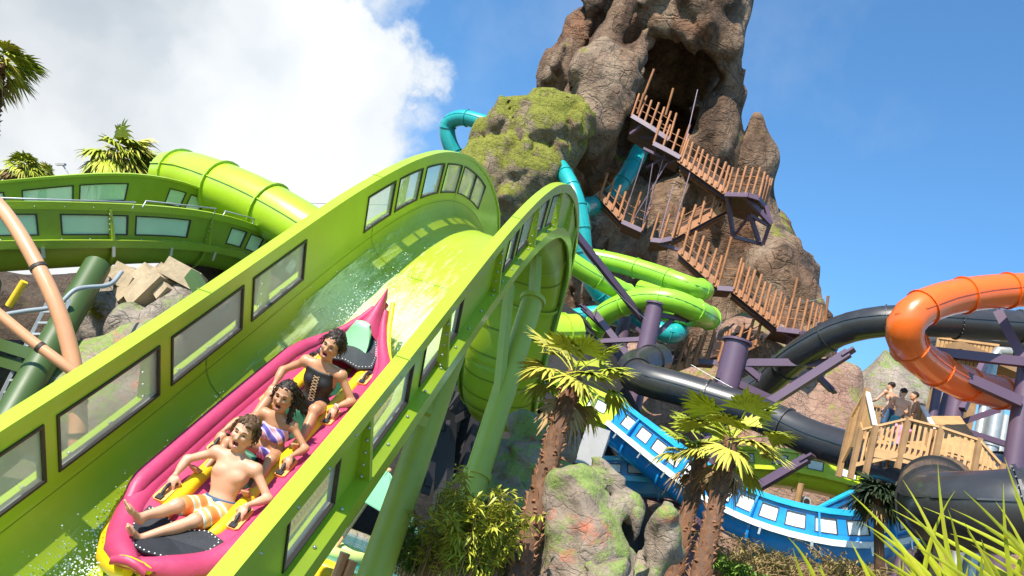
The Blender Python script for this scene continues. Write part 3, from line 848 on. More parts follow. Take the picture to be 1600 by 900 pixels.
    Wd = lambda V: np.array([tf(*q) for q in V]) if not hasattr(tf, 'vec') else tf.vec(V)
    body = np_object(nm, Wd(V), Fc, skinm, root)
    # clothes
    for (cn, cm, fn) in clothes:
        G = Field(lo, hi, vox); fn(G, torso, thighs, dict(mid=mid, chest=chest, l=ax_l, u=ax_u, f=ax_f, J=J))
        V, Fc = G.mesh(); V = smooth_mesh(V, Fc, 1, .3); np_object(cn, Wd(V), Fc, cm, root)
    W = lambda q: tf(*q)
    if mouth > 0 and eyes:
        G = Field(hc - .16, hc + .16, vox * .8); G.ell(H(.050, 0, -.064 - dj * .5), E3, np.array((.026, .022, .024)) * hs, k=.004); V, Fc = G.mesh(); np_object('mouth', Wd(V), Fc, MOUTH, root)
        mb = MB(); mb.tube([W(H(.087 - .010 * abs(t) ** 2, t * .0185, -.0505 )) for t in np.linspace(-1, 1, 7)], .0042, 6)
        mb.tube([W(H(.074 - .012 * abs(t) ** 2, t * .014, -.080 - dj)) for t in np.linspace(-1, 1, 7)], .0032, 6); part('tooth_row', mb, TEETH, root)
        mb = MB(); lp = [H(.091 - .014 * abs(math.cos(a)) ** 2 - .007 * (math.sin(a) < 0), .0235 * math.cos(a), -.064 - dj * .5 + (.0205 + .006 * mouth) * math.sin(a)) for a in np.linspace(0, 2 * math.pi, 17)]
        mb.tube([W(q) for q in lp], .0042, 6, caps=False); part('lips', mb, LIPS, root)
    if eyes:
        for b in (1, -1):
            mb = MB(); mb.tube([W(H(.0845 - .006 * abs(t), b * (.030 + .013 * t), .010 - .003 * t * t)) for t in np.linspace(-1, 1, 6)], .0036, 6); part('eye', mb, EYE, root)
        mb = MB()
        for b in (1, -1): mb.tube([W(H(.094 - .008 * t * t, b * (.016 + .032 * t), .034 + .006 * math.sin(t * 3))) for t in np.linspace(0, 1, 7)], .0038, 6)
        part('eyebrows', mb, hairm or HAIR, root)
    # hair
    if hair:
        G = Field(hc - .34, hc + .34, max(vox, .007)); hair(G, H, E3, hs)
        G.noise(.010, 45, 3, ridge=True); G.noise(.006, 95, 8)
        V, Fc = G.mesh(); ho = np_object('hair', Wd(V), Fc, hairm, root)
        if strands:
            mb = MB(); r_ = random.Random(strands)
            for k in range(strands):
                a = r_.uniform(0, 2 * math.pi); e = r_.uniform(-.5, 1.3); di = f * math.cos(a) * math.cos(e) + l * math.sin(a) * math.cos(e) + up * math.sin(e)
                if di @ f > .45 and e < .6: continue
                st = H(-.012, 0, .03) + di * .094 * hs; pr = [st]; v = di * .15 + r_.uniform(-.5, .5) * l - .75 * up + J.get('d_wind', np.zeros(3)) * r_.uniform(.3, 1)
                ph = r_.uniform(0, 6)
                for q in range(6):
                    v = unit(v + .6 * math.sin(q * 1.6 + ph) * l + .35 * math.cos(q * 1.9 + ph) * f - .15 * up + .3 * J.get('d_wind', np.zeros(3))); pr.append(pr[-1] + v * hair_len * r_.uniform(.12, .2))
                mb.tube([W(q) for q in pr], .004, 4, radii=[.005, .005, .0045, .004, .0035, .003, .0015][:len(pr)])
            part('hair_strands', mb, hairm, ho)
    return body

class RT:
    def __call__(s, x, y, z): return RL(x, y, z)
    def vec(s, V): return RO + RAFT_S * (V[:, :1] * RX + V[:, 1:2] * RY + V[:, 2:] * RZ)
rtf = RT()
def clipf(G, p, n):
    """keep the side the normal points away from"""
    X, Y, Z = np.meshgrid(*G.ax, indexing='ij', sparse=True); G.g = np.maximum(G.g, ((X - p[0]) * n[0] + (Y - p[1]) * n[1] + (Z - p[2]) * n[2]).astype(np.float32))

# patterned swimwear
def stripe_mat(name, stops, axis_scale, rough=.6, wob=1.0):
    m = bpy.data.materials.new(name); m.use_nodes = True; nt = m.node_tree; N, L = nt.nodes, nt.links; b = N['Principled BSDF']; b.inputs['Roughness'].default_value = rough
    tc = N.new('ShaderNodeTexCoord').outputs['Object']; mp = N.new('ShaderNodeMapping'); mp.inputs['Scale'].default_value = axis_scale; L.new(tc, mp.inputs[0])
    w = N.new('ShaderNodeTexWave'); w.inputs['Scale'].default_value = 1.0; w.inputs['Distortion'].default_value = 3.5 * wob; w.inputs['Detail'].default_value = 2; w.inputs['Detail Scale'].default_value = .8
    w.bands_direction = 'DIAGONAL'
    L.new(mp.outputs[0], w.inputs['Vector']); rp = N.new('ShaderNodeValToRGB'); rp.color_ramp.interpolation = 'EASE'; els = rp.color_ramp.elements
    for i, (p, c) in enumerate(stops):
        e = els[i] if i < 2 else els.new(p); e.position = p; e.color = (*c, 1)
    L.new(w.outputs['Fac'], rp.inputs[0]); L.new(rp.outputs[0], b.inputs['Base Color']); return m
SHORTS = stripe_mat('orange_wave_print', [(0, (.80, .22, .05)), (.5, (.82, .30, .08)), (.62, (.85, .75, .55)), (.78, (.35, .6, .62)), (1, (.85, .45, .12))], (2.2, 2.2, 2.2))
NAVY = mat('navy_waistband', (.03, .08, .16), .6)
BIKINI = stripe_mat('purple_print', [(0, (.09, .08, .34)), (.3, (.16, .14, .48)), (.45, (.80, .30, .36)), (.6, (.62, .72, .88)), (.8, (.35, .25, .6)), (1, (.80, .36, .3))], (4.5, 4.5, 7), wob=.5)
BLACKC = mat('black_swimwear', (.012, .011, .012), .55, .2, 20)
LACE = mat('tan_lacing', (.55, .36, .2), .6)
SK_BOY = skin('pale_skin', (.56, .30, .19)); SK_GIRL = skin('tan_skin', (.44, .215, .115)); SK_WOM = skin('warm_tan_skin', (.47, .23, .125))

# the boy in front
boy = thing('person', 'screaming bare-chested boy in orange patterned shorts reclining at the front of the raft', 'person', RL(-.56, 0, .1), 'riders on the raft')
Jb = dict(head=(-.77, .05, .67), neck=(-.74, .05, .53), lsh=(-.665, .225, .46), rsh=(-.68, -.115, .48), lhip=(-.45, .14, .165), rhip=(-.45, -.02, .165),
          lel=(-.57, .40, .33), lwr=(-.42, .31, .345), rel=(-.585, -.30, .40), rwr=(-.46, -.305, .345), lkn=(-.14, .08, .33), rkn=(-.16, -.08, .38),
          lan=(.13, -.13, .31), ran=(.05, -.20, .40), d_face=(.90, .06, .34), d_up=(-.15, .22, 1), d_lpalm=(0, 0, -1), d_rpalm=(0, 0, -1), d_lhand=(.8, -.1, -.5), d_rhand=(.8, .1, -.5),
          d_lthumb=(0, -1, 0), d_rthumb=(0, 1, 0), d_ltoe=(.25, -.2, .9), d_rtoe=(.3, -.15, .9))
def shorts(G, torso, thighs, c):
    torso(G, .012); thighs(G, .02, .80); clipf(G, c['mid'] + c['u'] * .085, c['u'])
def waist(G, torso, thighs, c):
    torso(G, .016); clipf(G, c['mid'] + c['u'] * .095, c['u']); clipf(G, c['mid'] + c['u'] * .060, -c['u'])
def boy_hair(G, H, E3, hs):
    G.ell(H(-.030, 0, .050), E3, (.104, .090, .092), k=.02)
    for b in (1, -1): G.ell(H(-.045, b * .072, -.005), E3, (.055, .030, .065), k=.03)
    G.ell(H(-.085, 0, -.02), E3, (.05, .075, .08), k=.03); G.ell(H(.035, .035, .088), E3, (.05, .045, .03), k=.02); G.ell(H(.02, -.04, .09), E3, (.05, .04, .03), k=.02)
    clipf(G, H(.085, 0, .05), unit(E3[0] * .75 - E3[2] * .62))
person(boy, Jb, rtf, SK_BOY, hs=1.02, build=.92, hair=boy_hair, hairm=HAIR2, clothes=[('shorts', SHORTS, shorts), ('waistband', NAVY, waist)], strands=260, hair_len=.085)

girl = thing('person', 'girl in a purple and pink bikini with long dark hair, mid-raft', 'person', RL(-1.34, 0, .1), 'riders on the raft')
Jg = dict(head=(-1.33, .065, .68), neck=(-1.33, .05, .54), lsh=(-1.29, .185, .45), rsh=(-1.31, -.085, .46), lhip=(-1.23, .11, .165), rhip=(-1.23, -.03, .165),
          lel=(-1.21, .36, .34), lwr=(-1.06, .31, .345), rel=(-1.21, -.27, .37), rwr=(-1.07, -.305, .345), lkn=(-.94, .20, .35), rkn=(-.96, -.19, .35),
          lan=(-.66, .205, .235), ran=(-.70, -.225, .245), d_face=(.93, .10, .22), d_up=(0, .14, 1), d_lpalm=(0, 0, -1), d_rpalm=(0, 0, -1), d_lhand=(.8, 0, -.5), d_rhand=(.8, 0, -.5),
          d_lthumb=(0, -1, 0), d_rthumb=(0, 1, 0), d_ltoe=(.5, .1, .8), d_rtoe=(.5, -.1, .8), d_wind=(-.4, .5, -.2))
def btop(G, torso, thighs, c):
    torso(G, .011); clipf(G, c['chest'] - c['u'] * .045, c['u']); clipf(G, c['chest'] - c['u'] * .165, -c['u'])
def bbot(G, torso, thighs, c):
    torso(G, .011); thighs(G, .011, .12); clipf(G, c['mid'] + c['u'] * .055, c['u'])
def girl_hair(G, H, E3, hs):
    G.ell(H(-.028, 0, .045), E3, (.103, .088, .092), k=.02); G.ell(H(-.08, .0, -.03), E3, (.055, .08, .10), k=.03)
    G.cap(H(-.04, .085, .0), H(-.02, .13, -.16), .042, .030, k=.03); G.cap(H(-.06, -.075, -.01), H(.02, -.13, -.15), .034, .02, k=.03); G.cap(H(-.06, .12, -.05), H(-.08, .20, -.10), .035, .015, k=.03)
    clipf(G, H(.078, 0, .055), unit(E3[0] * .75 - E3[2] * .62))
    G.cap(H(-.01, .10, -.06), H(.03, .12, -.20), .03, .02, k=.02)
person(girl, Jg, rtf, SK_GIRL, hs=.98, build=.80, fem=True, hair=girl_hair, hairm=HAIR, clothes=[('bikini_top', BIKINI, btop), ('bikini_bottom', BIKINI, bbot)], strands=220, hair_len=.19)

woman = thing('person', 'woman in a black laced swimsuit with curly dark hair, rearmost on the raft', 'person', RL(-2.14, 0, .1), 'riders on the raft')
Jw = dict(head=(-2.10, .09, .78), neck=(-2.10, .06, .635), lsh=(-2.05, .235, .54), rsh=(-2.07, -.125, .55), lhip=(-1.98, .125, .175), rhip=(-1.98, -.055, .175),
          lel=(-1.99, .40, .35), lwr=(-1.84, .31, .345), rel=(-2.0, -.31, .42), rwr=(-1.86, -.305, .345), lkn=(-1.64, .21, .40), rkn=(-1.64, -.21, .40),
          lan=(-1.33, .24, .235), ran=(-1.33, -.245, .245), d_face=(.95, -.02, .22), d_up=(-.05, .22, 1), d_lpalm=(0, 0, -1), d_rpalm=(0, 0, -1), d_lhand=(.8, 0, -.5), d_rhand=(.8, 0, -.5),
          d_lthumb=(0, -1, 0), d_rthumb=(0, 1, 0), d_ltoe=(.5, .1, .8), d_rtoe=(.5, -.1, .8), d_wind=(-.2, .1, .1))
def suit(G, torso, thighs, c):
    torso(G, .010); thighs(G, .010, .10)
    J = c['J']; clipf(G, c['chest'] - c['u'] * .01, c['u'])
    for s_, q in ((1, J['lsh']), (-1, J['rsh'])):
        G.cap(q - c['l'] * s_ * .0, q - c['u'] * .16 + c['l'] * s_ * .03, .072, .06, k=.01, sub=True)
        b = c['chest'] + c['l'] * s_ * .085
        G.cap(b - c['u'] * .05 + c['f'] * .06, b + c['u'] * .045, .016, .014, k=.01)
def woman_hair(G, H, E3, hs):
    G.ell(H(-.030, 0, .052), E3, (.108, .096, .096), k=.02); G.ell(H(-.085, .01, .01), E3, (.06, .09, .09), k=.03); G.ell(H(-.04, .085, .02), E3, (.06, .035, .07), k=.02); G.ell(H(-.03, .0, .12), E3, (.06, .06, .035), k=.02)
    clipf(G, H(.082, 0, .055), unit(E3[0] * .75 - E3[2] * .62))
person(woman, Jw, rtf, SK_WOM, hs=1.0, build=1.0, fem=True, hair=woman_hair, hairm=HAIR, clothes=[('swimsuit', BLACKC, suit)], strands=300, hair_len=.10)
# lacing down the front of the swimsuit
mb = MB(); jm = (np.array(Jw['lhip']) + np.array(Jw['rhip'])) / 2; jc = (np.array(Jw['lsh']) + np.array(Jw['rsh'])) / 2; ju = unit(jc - jm); jf = unit(np.cross((0, 1, 0), ju))
for k in range(12):
    q = jc - ju * (.05 + k * .030) + jf * (.108 if k < 5 else .098 - .002 * (k - 5))
    w = .028
    for s_ in (1, -1): mb.beam(RL(*(q + np.array([0, s_ * w, 0]))), RL(*(q - ju * .024 - np.array([0, s_ * w, 0]))), .006, .006, up=tuple(RX))
part('lacing', mb, LACE, woman)
mb = MB(); wr = np.array(Jw['lwr']); ar = unit(wr - np.array(Jw['lel'])); a1 = unit(np.cross(ar, (0, 0, 1))); a2 = np.cross(ar, a1)
mb.tube([RL(*(wr - ar * .01 + .027 * (math.cos(t) * a1 + math.sin(t) * a2))) for t in np.linspace(0, 2 * math.pi, 13)], .006, 6, caps=False); part('wristband', mb, STITCH, woman)
# ------------------------------------------------------------------ rockwork
MOSS = ((.15, .17, .02), (.30, .30, .035))
R_VOLC = rock_mat('volcano_rock', [(0, (.035, .022, .015)), (.38, (.10, .058, .036)), (.48, (.20, .125, .08)), (.58, (.30, .215, .15)), (.66, (.21, .14, .095)), (.85, (.11, .075, .055))], MOSS, .37, .13, .36, .6, dens=.75,
                  patches=[((.25, .115, .06), .54, .9), ((.055, .042, .035), .56, 1.6), ((.48, .42, .32), .66, 2.2)], moss_up=.16)
R_MOSSY = rock_mat('mossy_rock', [(0, (.10, .07, .045)), (.4, (.22, .16, .10)), (.6, (.30, .23, .15)), (1, (.16, .12, .08))], MOSS, .56, .3, .3, .35, patches=[((.34, .14, .06), .60, 1.3)], moss_up=.22)
R_LOWER = rock_mat('lower_painted_rock', [(0, (.12, .10, .085)), (.4, (.24, .20, .165)), (.55, (.33, .27, .22)), (.8, (.22, .20, .17))], ((.15, .20, .06), (.24, .29, .10)), .44, .35, .3, .15,
                   patches=[((.46, .13, .06), .60, 1.4), ((.36, .30, .25), .58, 1.0)], moss_up=.12)
R_RED = rock_mat('red_brown_rock', [(0, (.13, .075, .05)), (.4, (.28, .16, .115)), (.6, (.36, .235, .175)), (1, (.24, .19, .12))], ((.16, .20, .04), (.30, .32, .05)), .42, .22, .3, .3,
                 patches=[((.42, .17, .10), .55, 1.2)], moss_up=.1)
R_FRONT = rock_mat('boulder_rock', [(0, (.12, .09, .07)), (.4, (.23, .175, .135)), (.6, (.31, .245, .19)), (1, (.18, .15, .12))], ((.17, .24, .05), (.25, .33, .09)), .50, 1.0, .08, .05, dens=.6, cb=.08, blocks=.15,
                   patches=[((.55, .14, .07), .58, 1.3), ((.15, .13, .12), .62, 1.7)], moss_up=.05)
def px_rock(name, caps, m, vox, label, cat, subs=(), amps=((.9, .12, 1), (.35, .35, 2), (.14, 1.0, 3)), k=1.5, ridge=None, mg=2.0, group=None, parent=None, zmin=None, kind=None, cells=()):
    """caps: (x0,y0,d0,r0, x1,y1,d1,r1) in photograph pixels / metres of depth, radii in pixels at that depth"""
    cs = []
    for c in caps:
        a, b = P(*c[:3]), P(*c[4:7]); cs.append((a, b, S(c[3], c[2]), S(c[7], c[6])))
    lo = np.min([np.minimum(a - ra, b - rb) for a, b, ra, rb in cs], 0) - mg; hi = np.max([np.maximum(a + ra, b + rb) for a, b, ra, rb in cs], 0) + mg
    if zmin is not None: lo[2] = max(lo[2], zmin)
    F = Field(lo, hi, vox)
    for a, b, ra, rb in cs: F.cap(a, b, ra, rb, k=k, pad=k * 2 + 3 * max(q[0] for q in amps))
    for c in subs:
        if c[0] == 'w': q = P(*c[1:4]); F.cap(q, q + np.array(c[5:8]), c[4], c[8], k=k * .5, sub=True); continue
        F.cap(P(*c[:3]), P(*c[4:7]), S(c[3], c[2]), S(c[7], c[6]), k=k * .5, sub=True)
    for i, (amp, sc, sd) in enumerate(amps): F.noise(amp, sc, sd, ridge=(ridge is not None and i in ridge), aniso=(1, 1, .35) if i in (1, 3) else (1, 1, 1), band=amp * 2 + 2.5 * vox + 1.0)
    for q in cells: F.cells(*q[:3], aniso=q[3] if len(q) > 3 else (1, 1, 1))
    # close the field on its borders
    for ax in range(3):
        for e in (0, -1):
            sl = [slice(None)] * 3; sl[ax] = e; F.g[tuple(sl)] = np.maximum(F.g[tuple(sl)], .5 * vox)
    V, Fc = F.mesh(); V = smooth_mesh(V, Fc, 1, .4)
    base = np.array([V[:, 0].mean(), V[:, 1].mean(), V[:, 2].min()])
    o = np_object(name, V, Fc, m, base=base)
    return tag(o, label, cat, group, kind)
volc = px_rock('volcano', [
    (1085, -260, 50, 70, 1062, -60, 50, 112), (1062, -60, 50, 114, 1056, 20, 50, 122), (1050, 20, 51, 118, 1002, 120, 52, 122), (990, 130, 53, 104, 975, 220, 56, 110),
    (1056, 10, 56, 112, 1030, 250, 58, 125), (1040, 200, 58, 120, 1060, 420, 59, 150),
    (975, 10, 46, 52, 935, 110, 45, 52), (935, 110, 45, 54, 922, 205, 43, 50), (922, 205, 43, 50, 905, 270, 43, 22),
    (915, 60, 48, 40, 872, 165, 48, 34), (955, -20, 47.5, 52, 900, 125, 47.5, 50), (890, 130, 47.5, 40, 905, 210, 46, 42), (1010, 40, 45.5, 40, 985, 120, 45, 34),
    (1118, -10, 47, 60, 1130, 60, 47, 46), (1130, 60, 47, 40, 1128, 130, 48, 33), (1128, 120, 48, 32, 1112, 240, 48, 34), (1090, 0, 46, 50, 1085, 40, 46, 36), (1112, 230, 49, 40, 1140, 330, 49, 60),
    (1130, 330, 51, 80, 1165, 430, 51, 100), (1080, 420, 55, 160, 1110, 560, 53, 165),
    (1185, 330, 48, 34, 1215, 430, 47, 60), (1215, 440, 46, 62, 1240, 560, 45, 65), (1050, 560, 52, 150, 1150, 760, 50, 190),
    (900, 420, 56, 110, 880, 640, 54, 140), (1230, 570, 45, 70, 1270, 700, 44, 100)],
    R_VOLC, .26, 'towering reddish brown volcano of artificial rock with a dark cave and overhanging lobe', 'volcano',
    subs=[(1075, 128, 43, 24, 1050, 165, 43, 42), (1045, 180, 43.5, 40, 1015, 260, 44, 42), (1095, 120, 45, 16, 1110, 122, 45, 12), (1052, 190, 46, 46, 1070, 90, 50.5, 44), ('w', 1058, 138, 44.5, 1.7, 1.0, 9.5, .8, 2.6), ('w', 1040, 175, 44.5, 1.6, 1.2, 8, 1.5, 2.0), ('w', 1080, 118, 45.5, 1.1, 0, 8, 0, 2.0), ('w', 1022, 215, 44.5, 1.3, 1.5, 7, 2, 1.6), (960, 320, 45.5, 46, 990, 420, 46, 60), (1020, 390, 46, 38, 1110, 400, 46, 30)],
    amps=((.8, .16, 1), (.5, .42, 2), (.26, 1.1, 3), (.22, .9, 7), (.10, 2.4, 4)), ridge=(1, 3), k=1.2, cells=((.42, .34, 3, (1, 1, .38)), (.24, .8, 5, (1, 1, .5))))
px_rock('rock_spire', [(1181, 186, 49, 8, 1178, 255, 49, 34), (1178, 260, 49, 36, 1172, 350, 49, 48)], R_VOLC, .28, 'slender pointed rock spire standing right of the volcano', 'rock',
        amps=((.4, .3, 5), (.25, .8, 6)), k=1.0)
px_rock('mossy_rock', [(730, 262, 41, 26, 800, 225, 41, 44), (800, 225, 41, 46, 868, 200, 41, 38), (815, 190, 41, 24, 888, 172, 41, 20), (760, 285, 40, 44, 845, 270, 39, 38), (880, 195, 42, 26, 888, 235, 42, 24), (770, 330, 41, 80, 850, 340, 41, 60)],
        R_MOSSY, .18, 'yellow-green mossy rock hump beside the volcano, above the slide crest', 'rock', amps=((.6, .22, 9), (.45, .55, 10), (.25, 1.1, 12), (.14, 2.2, 11)), k=2.2, cells=((.35, .4, 8), (.18, 1.0, 9)), ridge=(1, 2))
px_rock('rock_wall', [(1180, 560, 41, 60, 1230, 640, 40, 80), (1310, 600, 40, 40, 1290, 700, 39, 90), (1150, 700, 40, 110, 1330, 800, 38, 130), (1000, 640, 44, 100, 980, 760, 42, 140), (1380, 740, 42, 90, 1500, 860, 42, 160), (1120, 850, 38, 120, 1300, 930, 38, 140)],
        R_RED, .32, 'reddish cracked rock wall at the foot of the volcano behind the blue slide', 'rock wall', amps=((.9, .18, 21), (.5, .5, 22), (.2, 1.2, 23)), ridge=(1,))
px_rock('rock_peak', [(1383, 545, 50, 9, 1380, 640, 50, 66), (1380, 640, 50, 66, 1370, 760, 50, 120), (1412, 600, 50, 26, 1420, 700, 50, 70)], R_LOWER, .34, 'grey-green rock peak behind the wooden deck', 'rock',
        amps=((.5, .3, 31), (.3, .8, 32)), k=1.2)
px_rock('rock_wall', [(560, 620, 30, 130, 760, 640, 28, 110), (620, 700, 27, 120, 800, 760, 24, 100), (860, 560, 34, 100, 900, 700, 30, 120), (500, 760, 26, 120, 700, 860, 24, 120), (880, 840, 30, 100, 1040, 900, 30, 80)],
        mat('shaded_dark_rock', (.012, .011, .010), .9, .4, 1.5, bump=.1, bscale=2), .32, 'rock wall toned to deep shade behind the green support columns', 'rock wall', amps=((.8, .2, 41), (.4, .6, 42)), ridge=(1,))  # shade behind the columns is put into this near-black rock colour
# rocks seen under the slides on the left
R_BANK = rock_mat('shade_toned_bank', [(0, (.025, .018, .013)), (.4, (.06, .042, .03)), (.6, (.10, .07, .05)), (1, (.05, .04, .03))], ((.05, .07, .015), (.09, .11, .03)), .42, .6, .2, .12)  # bank darkened in its colour to imitate the shade on the left
for i, (cp, lab) in enumerate([
    ([(155, 470, 15, 34, 170, 520, 15, 48), (190, 450, 15.5, 30, 200, 480, 15, 40)], 'knobbly mossy rock left of the stone ruin'),
    ([(215, 520, 14, 48, 270, 500, 14, 34), (290, 470, 14.5, 34, 340, 470, 14.5, 30)], 'smooth green and pink boulder below the stone ruin'),
    ([(150, 580, 13.5, 60, 230, 560, 13.5, 60), (90, 640, 13, 70, 180, 660, 13, 90)], 'dark shaded boulder under the left support column'),
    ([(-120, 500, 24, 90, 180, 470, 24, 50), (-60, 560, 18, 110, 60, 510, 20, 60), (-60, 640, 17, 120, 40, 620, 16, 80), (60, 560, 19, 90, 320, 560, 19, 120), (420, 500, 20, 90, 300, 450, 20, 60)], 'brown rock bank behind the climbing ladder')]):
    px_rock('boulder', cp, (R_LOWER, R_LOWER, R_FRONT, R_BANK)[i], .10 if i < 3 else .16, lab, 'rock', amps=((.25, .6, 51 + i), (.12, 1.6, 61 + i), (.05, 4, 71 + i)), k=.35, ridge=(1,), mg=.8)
# rocks in front, bottom centre
for i, (cp, lab) in enumerate([
    ([(812, 660, 13.2, 30, 860, 700, 13.2, 52), (790, 730, 13, 54, 860, 800, 12.5, 86), (840, 860, 12, 100, 930, 980, 12, 130)], 'tall painted rock with orange streaks behind the green column'),
    ([(900, 770, 8.51, 60, 905, 880, 8.29, 80), (935, 740, 8.58, 28, 980, 790, 8.44, 30)], 'broad grey-green rock between the palm trunks'),
    ([(996, 806, 7.84, 16, 992, 850, 7.84, 20)], 'small egg-shaped boulder with an orange underside'),
    ([(1040, 800, 8.29, 18, 1030, 860, 8.29, 32), (1046, 860, 8.21, 26, 1010, 905, 8.14, 32)], 'narrow upright rock left of the leaning palm'),
    ([(985, 885, 7.7, 24, 950, 920, 7.62, 44)], 'low orange and green boulder at the bottom edge')]):
    px_rock('boulder', cp, R_FRONT, .05, lab, 'rock', cells=((.10, 1.5, 7 + i), (.035, 4.0, 17 + i)), amps=((.15, .9, 81 + i), (.09, 2.2, 91 + i), (.045, 5, 97 + i), (.015, 11, 95 + i)), k=.12, ridge=(1,), mg=.5)

# ------------------------------------------------------------------ ground and pool
GZ = -.9
gm = rock_mat('dry_ground', [(0, (.08, .065, .05)), (.5, (.14, .115, .085)), (1, (.20, .17, .13))], ((.05, .08, .015), (.12, .13, .03)), .5, .4, .2, .03)
mb = MB(); n = 40
rr = np.concatenate([np.linspace(0, 60, 12), [100, 200, 500, 1500, 4000]])
rows = [[(r * math.cos(a), 10 + r * math.sin(a), GZ + (.12 * math.sin(a * 5 + r) if 6 < r < 60 else 0)) for a in np.linspace(0, 2 * math.pi, n + 1)] for r in rr]
mb.grid(rows); solo('ground', mb, gm, None, None, kind='structure', base=(0, 0, 0))
def water_mat():
    m = bpy.data.materials.new('pool_water'); m.use_nodes = True; nt = m.node_tree; N, L = nt.nodes, nt.links; b = N['Principled BSDF']
    b.inputs['Base Color'].default_value = (.015, .27, .31, 1); b.inputs['Roughness'].default_value = .06; b.inputs['Coat Weight'].default_value = .5
    n = N.new('ShaderNodeTexNoise'); n.inputs['Scale'].default_value = 3.5; n.inputs['Detail'].default_value = 4; bp = N.new('ShaderNodeBump'); bp.inputs['Distance'].default_value = .12
    L.new(N.new('ShaderNodeTexCoord').outputs['Object'], n.inputs['Vector']); L.new(n.outputs[0], bp.inputs['Height']); L.new(bp.outputs[0], b.inputs['Normal']); return m
def on_z(x, y, z):
    d = ray(x, y); return CAM + d * ((z - CAM[2]) / d[2])
mb = MB(); c = on_z(500, 845, .9)
mb.grid([[c + np.array([r * 3.0 * math.cos(a), r * 4.2 * math.sin(a), 0]) for a in np.linspace(0, 2 * math.pi, 33)] for r in (0.01, .5, 1)])
solo('pool_water', mb, water_mat(), None, None, kind='structure')
POOLC = c
mb = MB(); mb.grid([[c + np.array([r * math.cos(a), (r + 1.2) * math.sin(a), z]) for a in np.linspace(0, 2 * math.pi, 49)] for r, z in ((2.98, -.3), (2.98, .06), (3.25, .08), (3.3, 0), (3.35, GZ - 1.0))])
solo('pool_kerb', mb, R_LOWER, None, None, kind='structure')
# ------------------------------------------------------------------ tube slides
TEAL = mat('teal_fibreglass', (.015, .33, .33), .3, .1, 1, coat=.35, dirt=(.02, .22, .22), dirt_amt=.4)
LIMEG = mat('apple_green_fibreglass', (.26, .55, .03), .3, .1, 1, coat=.35, dirt=(.2, .42, .04), dirt_amt=.4)
BLACKT = mat('black_fibreglass', (.028, .027, .028), .38, .2, 1, coat=.25, dirt=(.05, .047, .045), dirt_amt=.6)
ORANGE = mat('orange_fibreglass', (.78, .13, .012), .3, .08, 1, coat=.35, dirt=(.62, .10, .015), dirt_amt=.4)
BLUE = mat('blue_fibreglass', (.01, .22, .58), .3, .12, .6, coat=.3, dirt=(.015, .34, .62), dirt_amt=.7)
CYANB = mat('cyan_fibreglass', (.02, .38, .62), .3, .12, .6, coat=.3, dirt=(.02, .30, .60), dirt_amt=.6)
WHITEP = mat('white_scuffed_acrylic', (.72, .76, .76), .5, .1, 6, dirt=(.5, .56, .56), dirt_amt=.6)
SILVER = mat('flange_bolts_grey', (.45, .45, .42), .5, .2, 10)
def pxpath(pts, n=8): return catmull([P(*q) for q in pts], n)
def tube_slide(name, pts, rpx_or_m, m, label, ring=2.2, n=18, ring_mat=None, seam=True, half_open=False, group=None, bolts=True, step=.5, cat='tube slide'):
    pp = resample(pxpath(pts), step); r = rpx_or_m
    root = thing(name, label, cat, pp[len(pp) // 2] - np.array([0, 0, r]), group)
    th = r * .04
    mb = MB(); mb.tube(pp, r, n, caps=False); mb.tube(pp[::-1], r - th, n, caps=False)
    part('tube', mb, m, root)
    path = Path(pp, step=step)
    if seam:
        mb = MB()
        for sg in (1, -1): path.strip(mb, 0, path.L, sg * r * .985 - .02, sg * r * .985 + sg * r * .06, .0, r * .05, step)
        part('seam_flange', mb, ring_mat or m, root)
    t = ring * .3
    while t < path.L:
        p, T, C, N = path.fr(t); mb = MB(); k = 24
        ro, ri, h = r * 1.10, r * .97, r * .035
        rows = [[p + e * T + rr * (math.cos(a) * C + math.sin(a) * N) for a in [2 * math.pi * j / k for j in range(k)]] for e, rr in ((-h, ri), (-h, ro), (h, ro), (h, ri))]
        mb.grid(rows, closed=True, smooth=False)
        if bolts:
            mb.cur = 1
            for j in range(k): a = 2 * math.pi * (j + .5) / k; mb.ico(p - h * 1.3 * T + r * 1.05 * (math.cos(a) * C + math.sin(a) * N), r * .022, 0)
        part('joint_ring', mb, [ring_mat or m, SILVER], root); t += ring
    return root, path
# lime tube, upper left
tube_slide('tube_slide', [(268, 276, 21), (300, 278, 20.5), (340, 292, 20), (400, 318, 19.5), (470, 358, 19), (560, 420, 18.5), (640, 480, 18)], .66, LIME_TUBE, 'fat lime green tube dropping behind the left slide, dark joint rings', ring=1.6, n=28)
# teal tubes
tube_slide('tube_slide', [(716, 250, 44), (702, 222, 44), (700, 195, 44), (720, 184, 43.5), (750, 190, 43), (790, 205, 42.5), (830, 230, 42)], .44, TEAL, 'teal tube bend poking out above the mossy rock hump', ring=1.5, step=.3)
tube_slide('tube_slide', [(850, 235, 42), (876, 262, 39.5), (896, 300, 38), (908, 345, 37.5), (914, 400, 37.3), (930, 450, 37.4), (975, 500, 38)], .40, TEAL, 'teal tube falling steeply just behind the lime slide crest', ring=1.1, step=.25)
tube_slide('tube_slide', [(1015, 205, 52), (982, 270, 47), (955, 305, 46), (925, 322, 43), (895, 330, 40)], .50, TEAL, 'teal tube crossing the shaded cleft below the cave', ring=1.7, step=.3)
tube_slide('tube_slide', [(880, 500, 37), (940, 492, 36.5), (1000, 505, 36), (1045, 522, 35.5), (1062, 512, 36.5), (1040, 498, 38), (1000, 492, 39)], .44, TEAL, 'low teal tube looping under the apple green tubes', ring=1.5, step=.3)
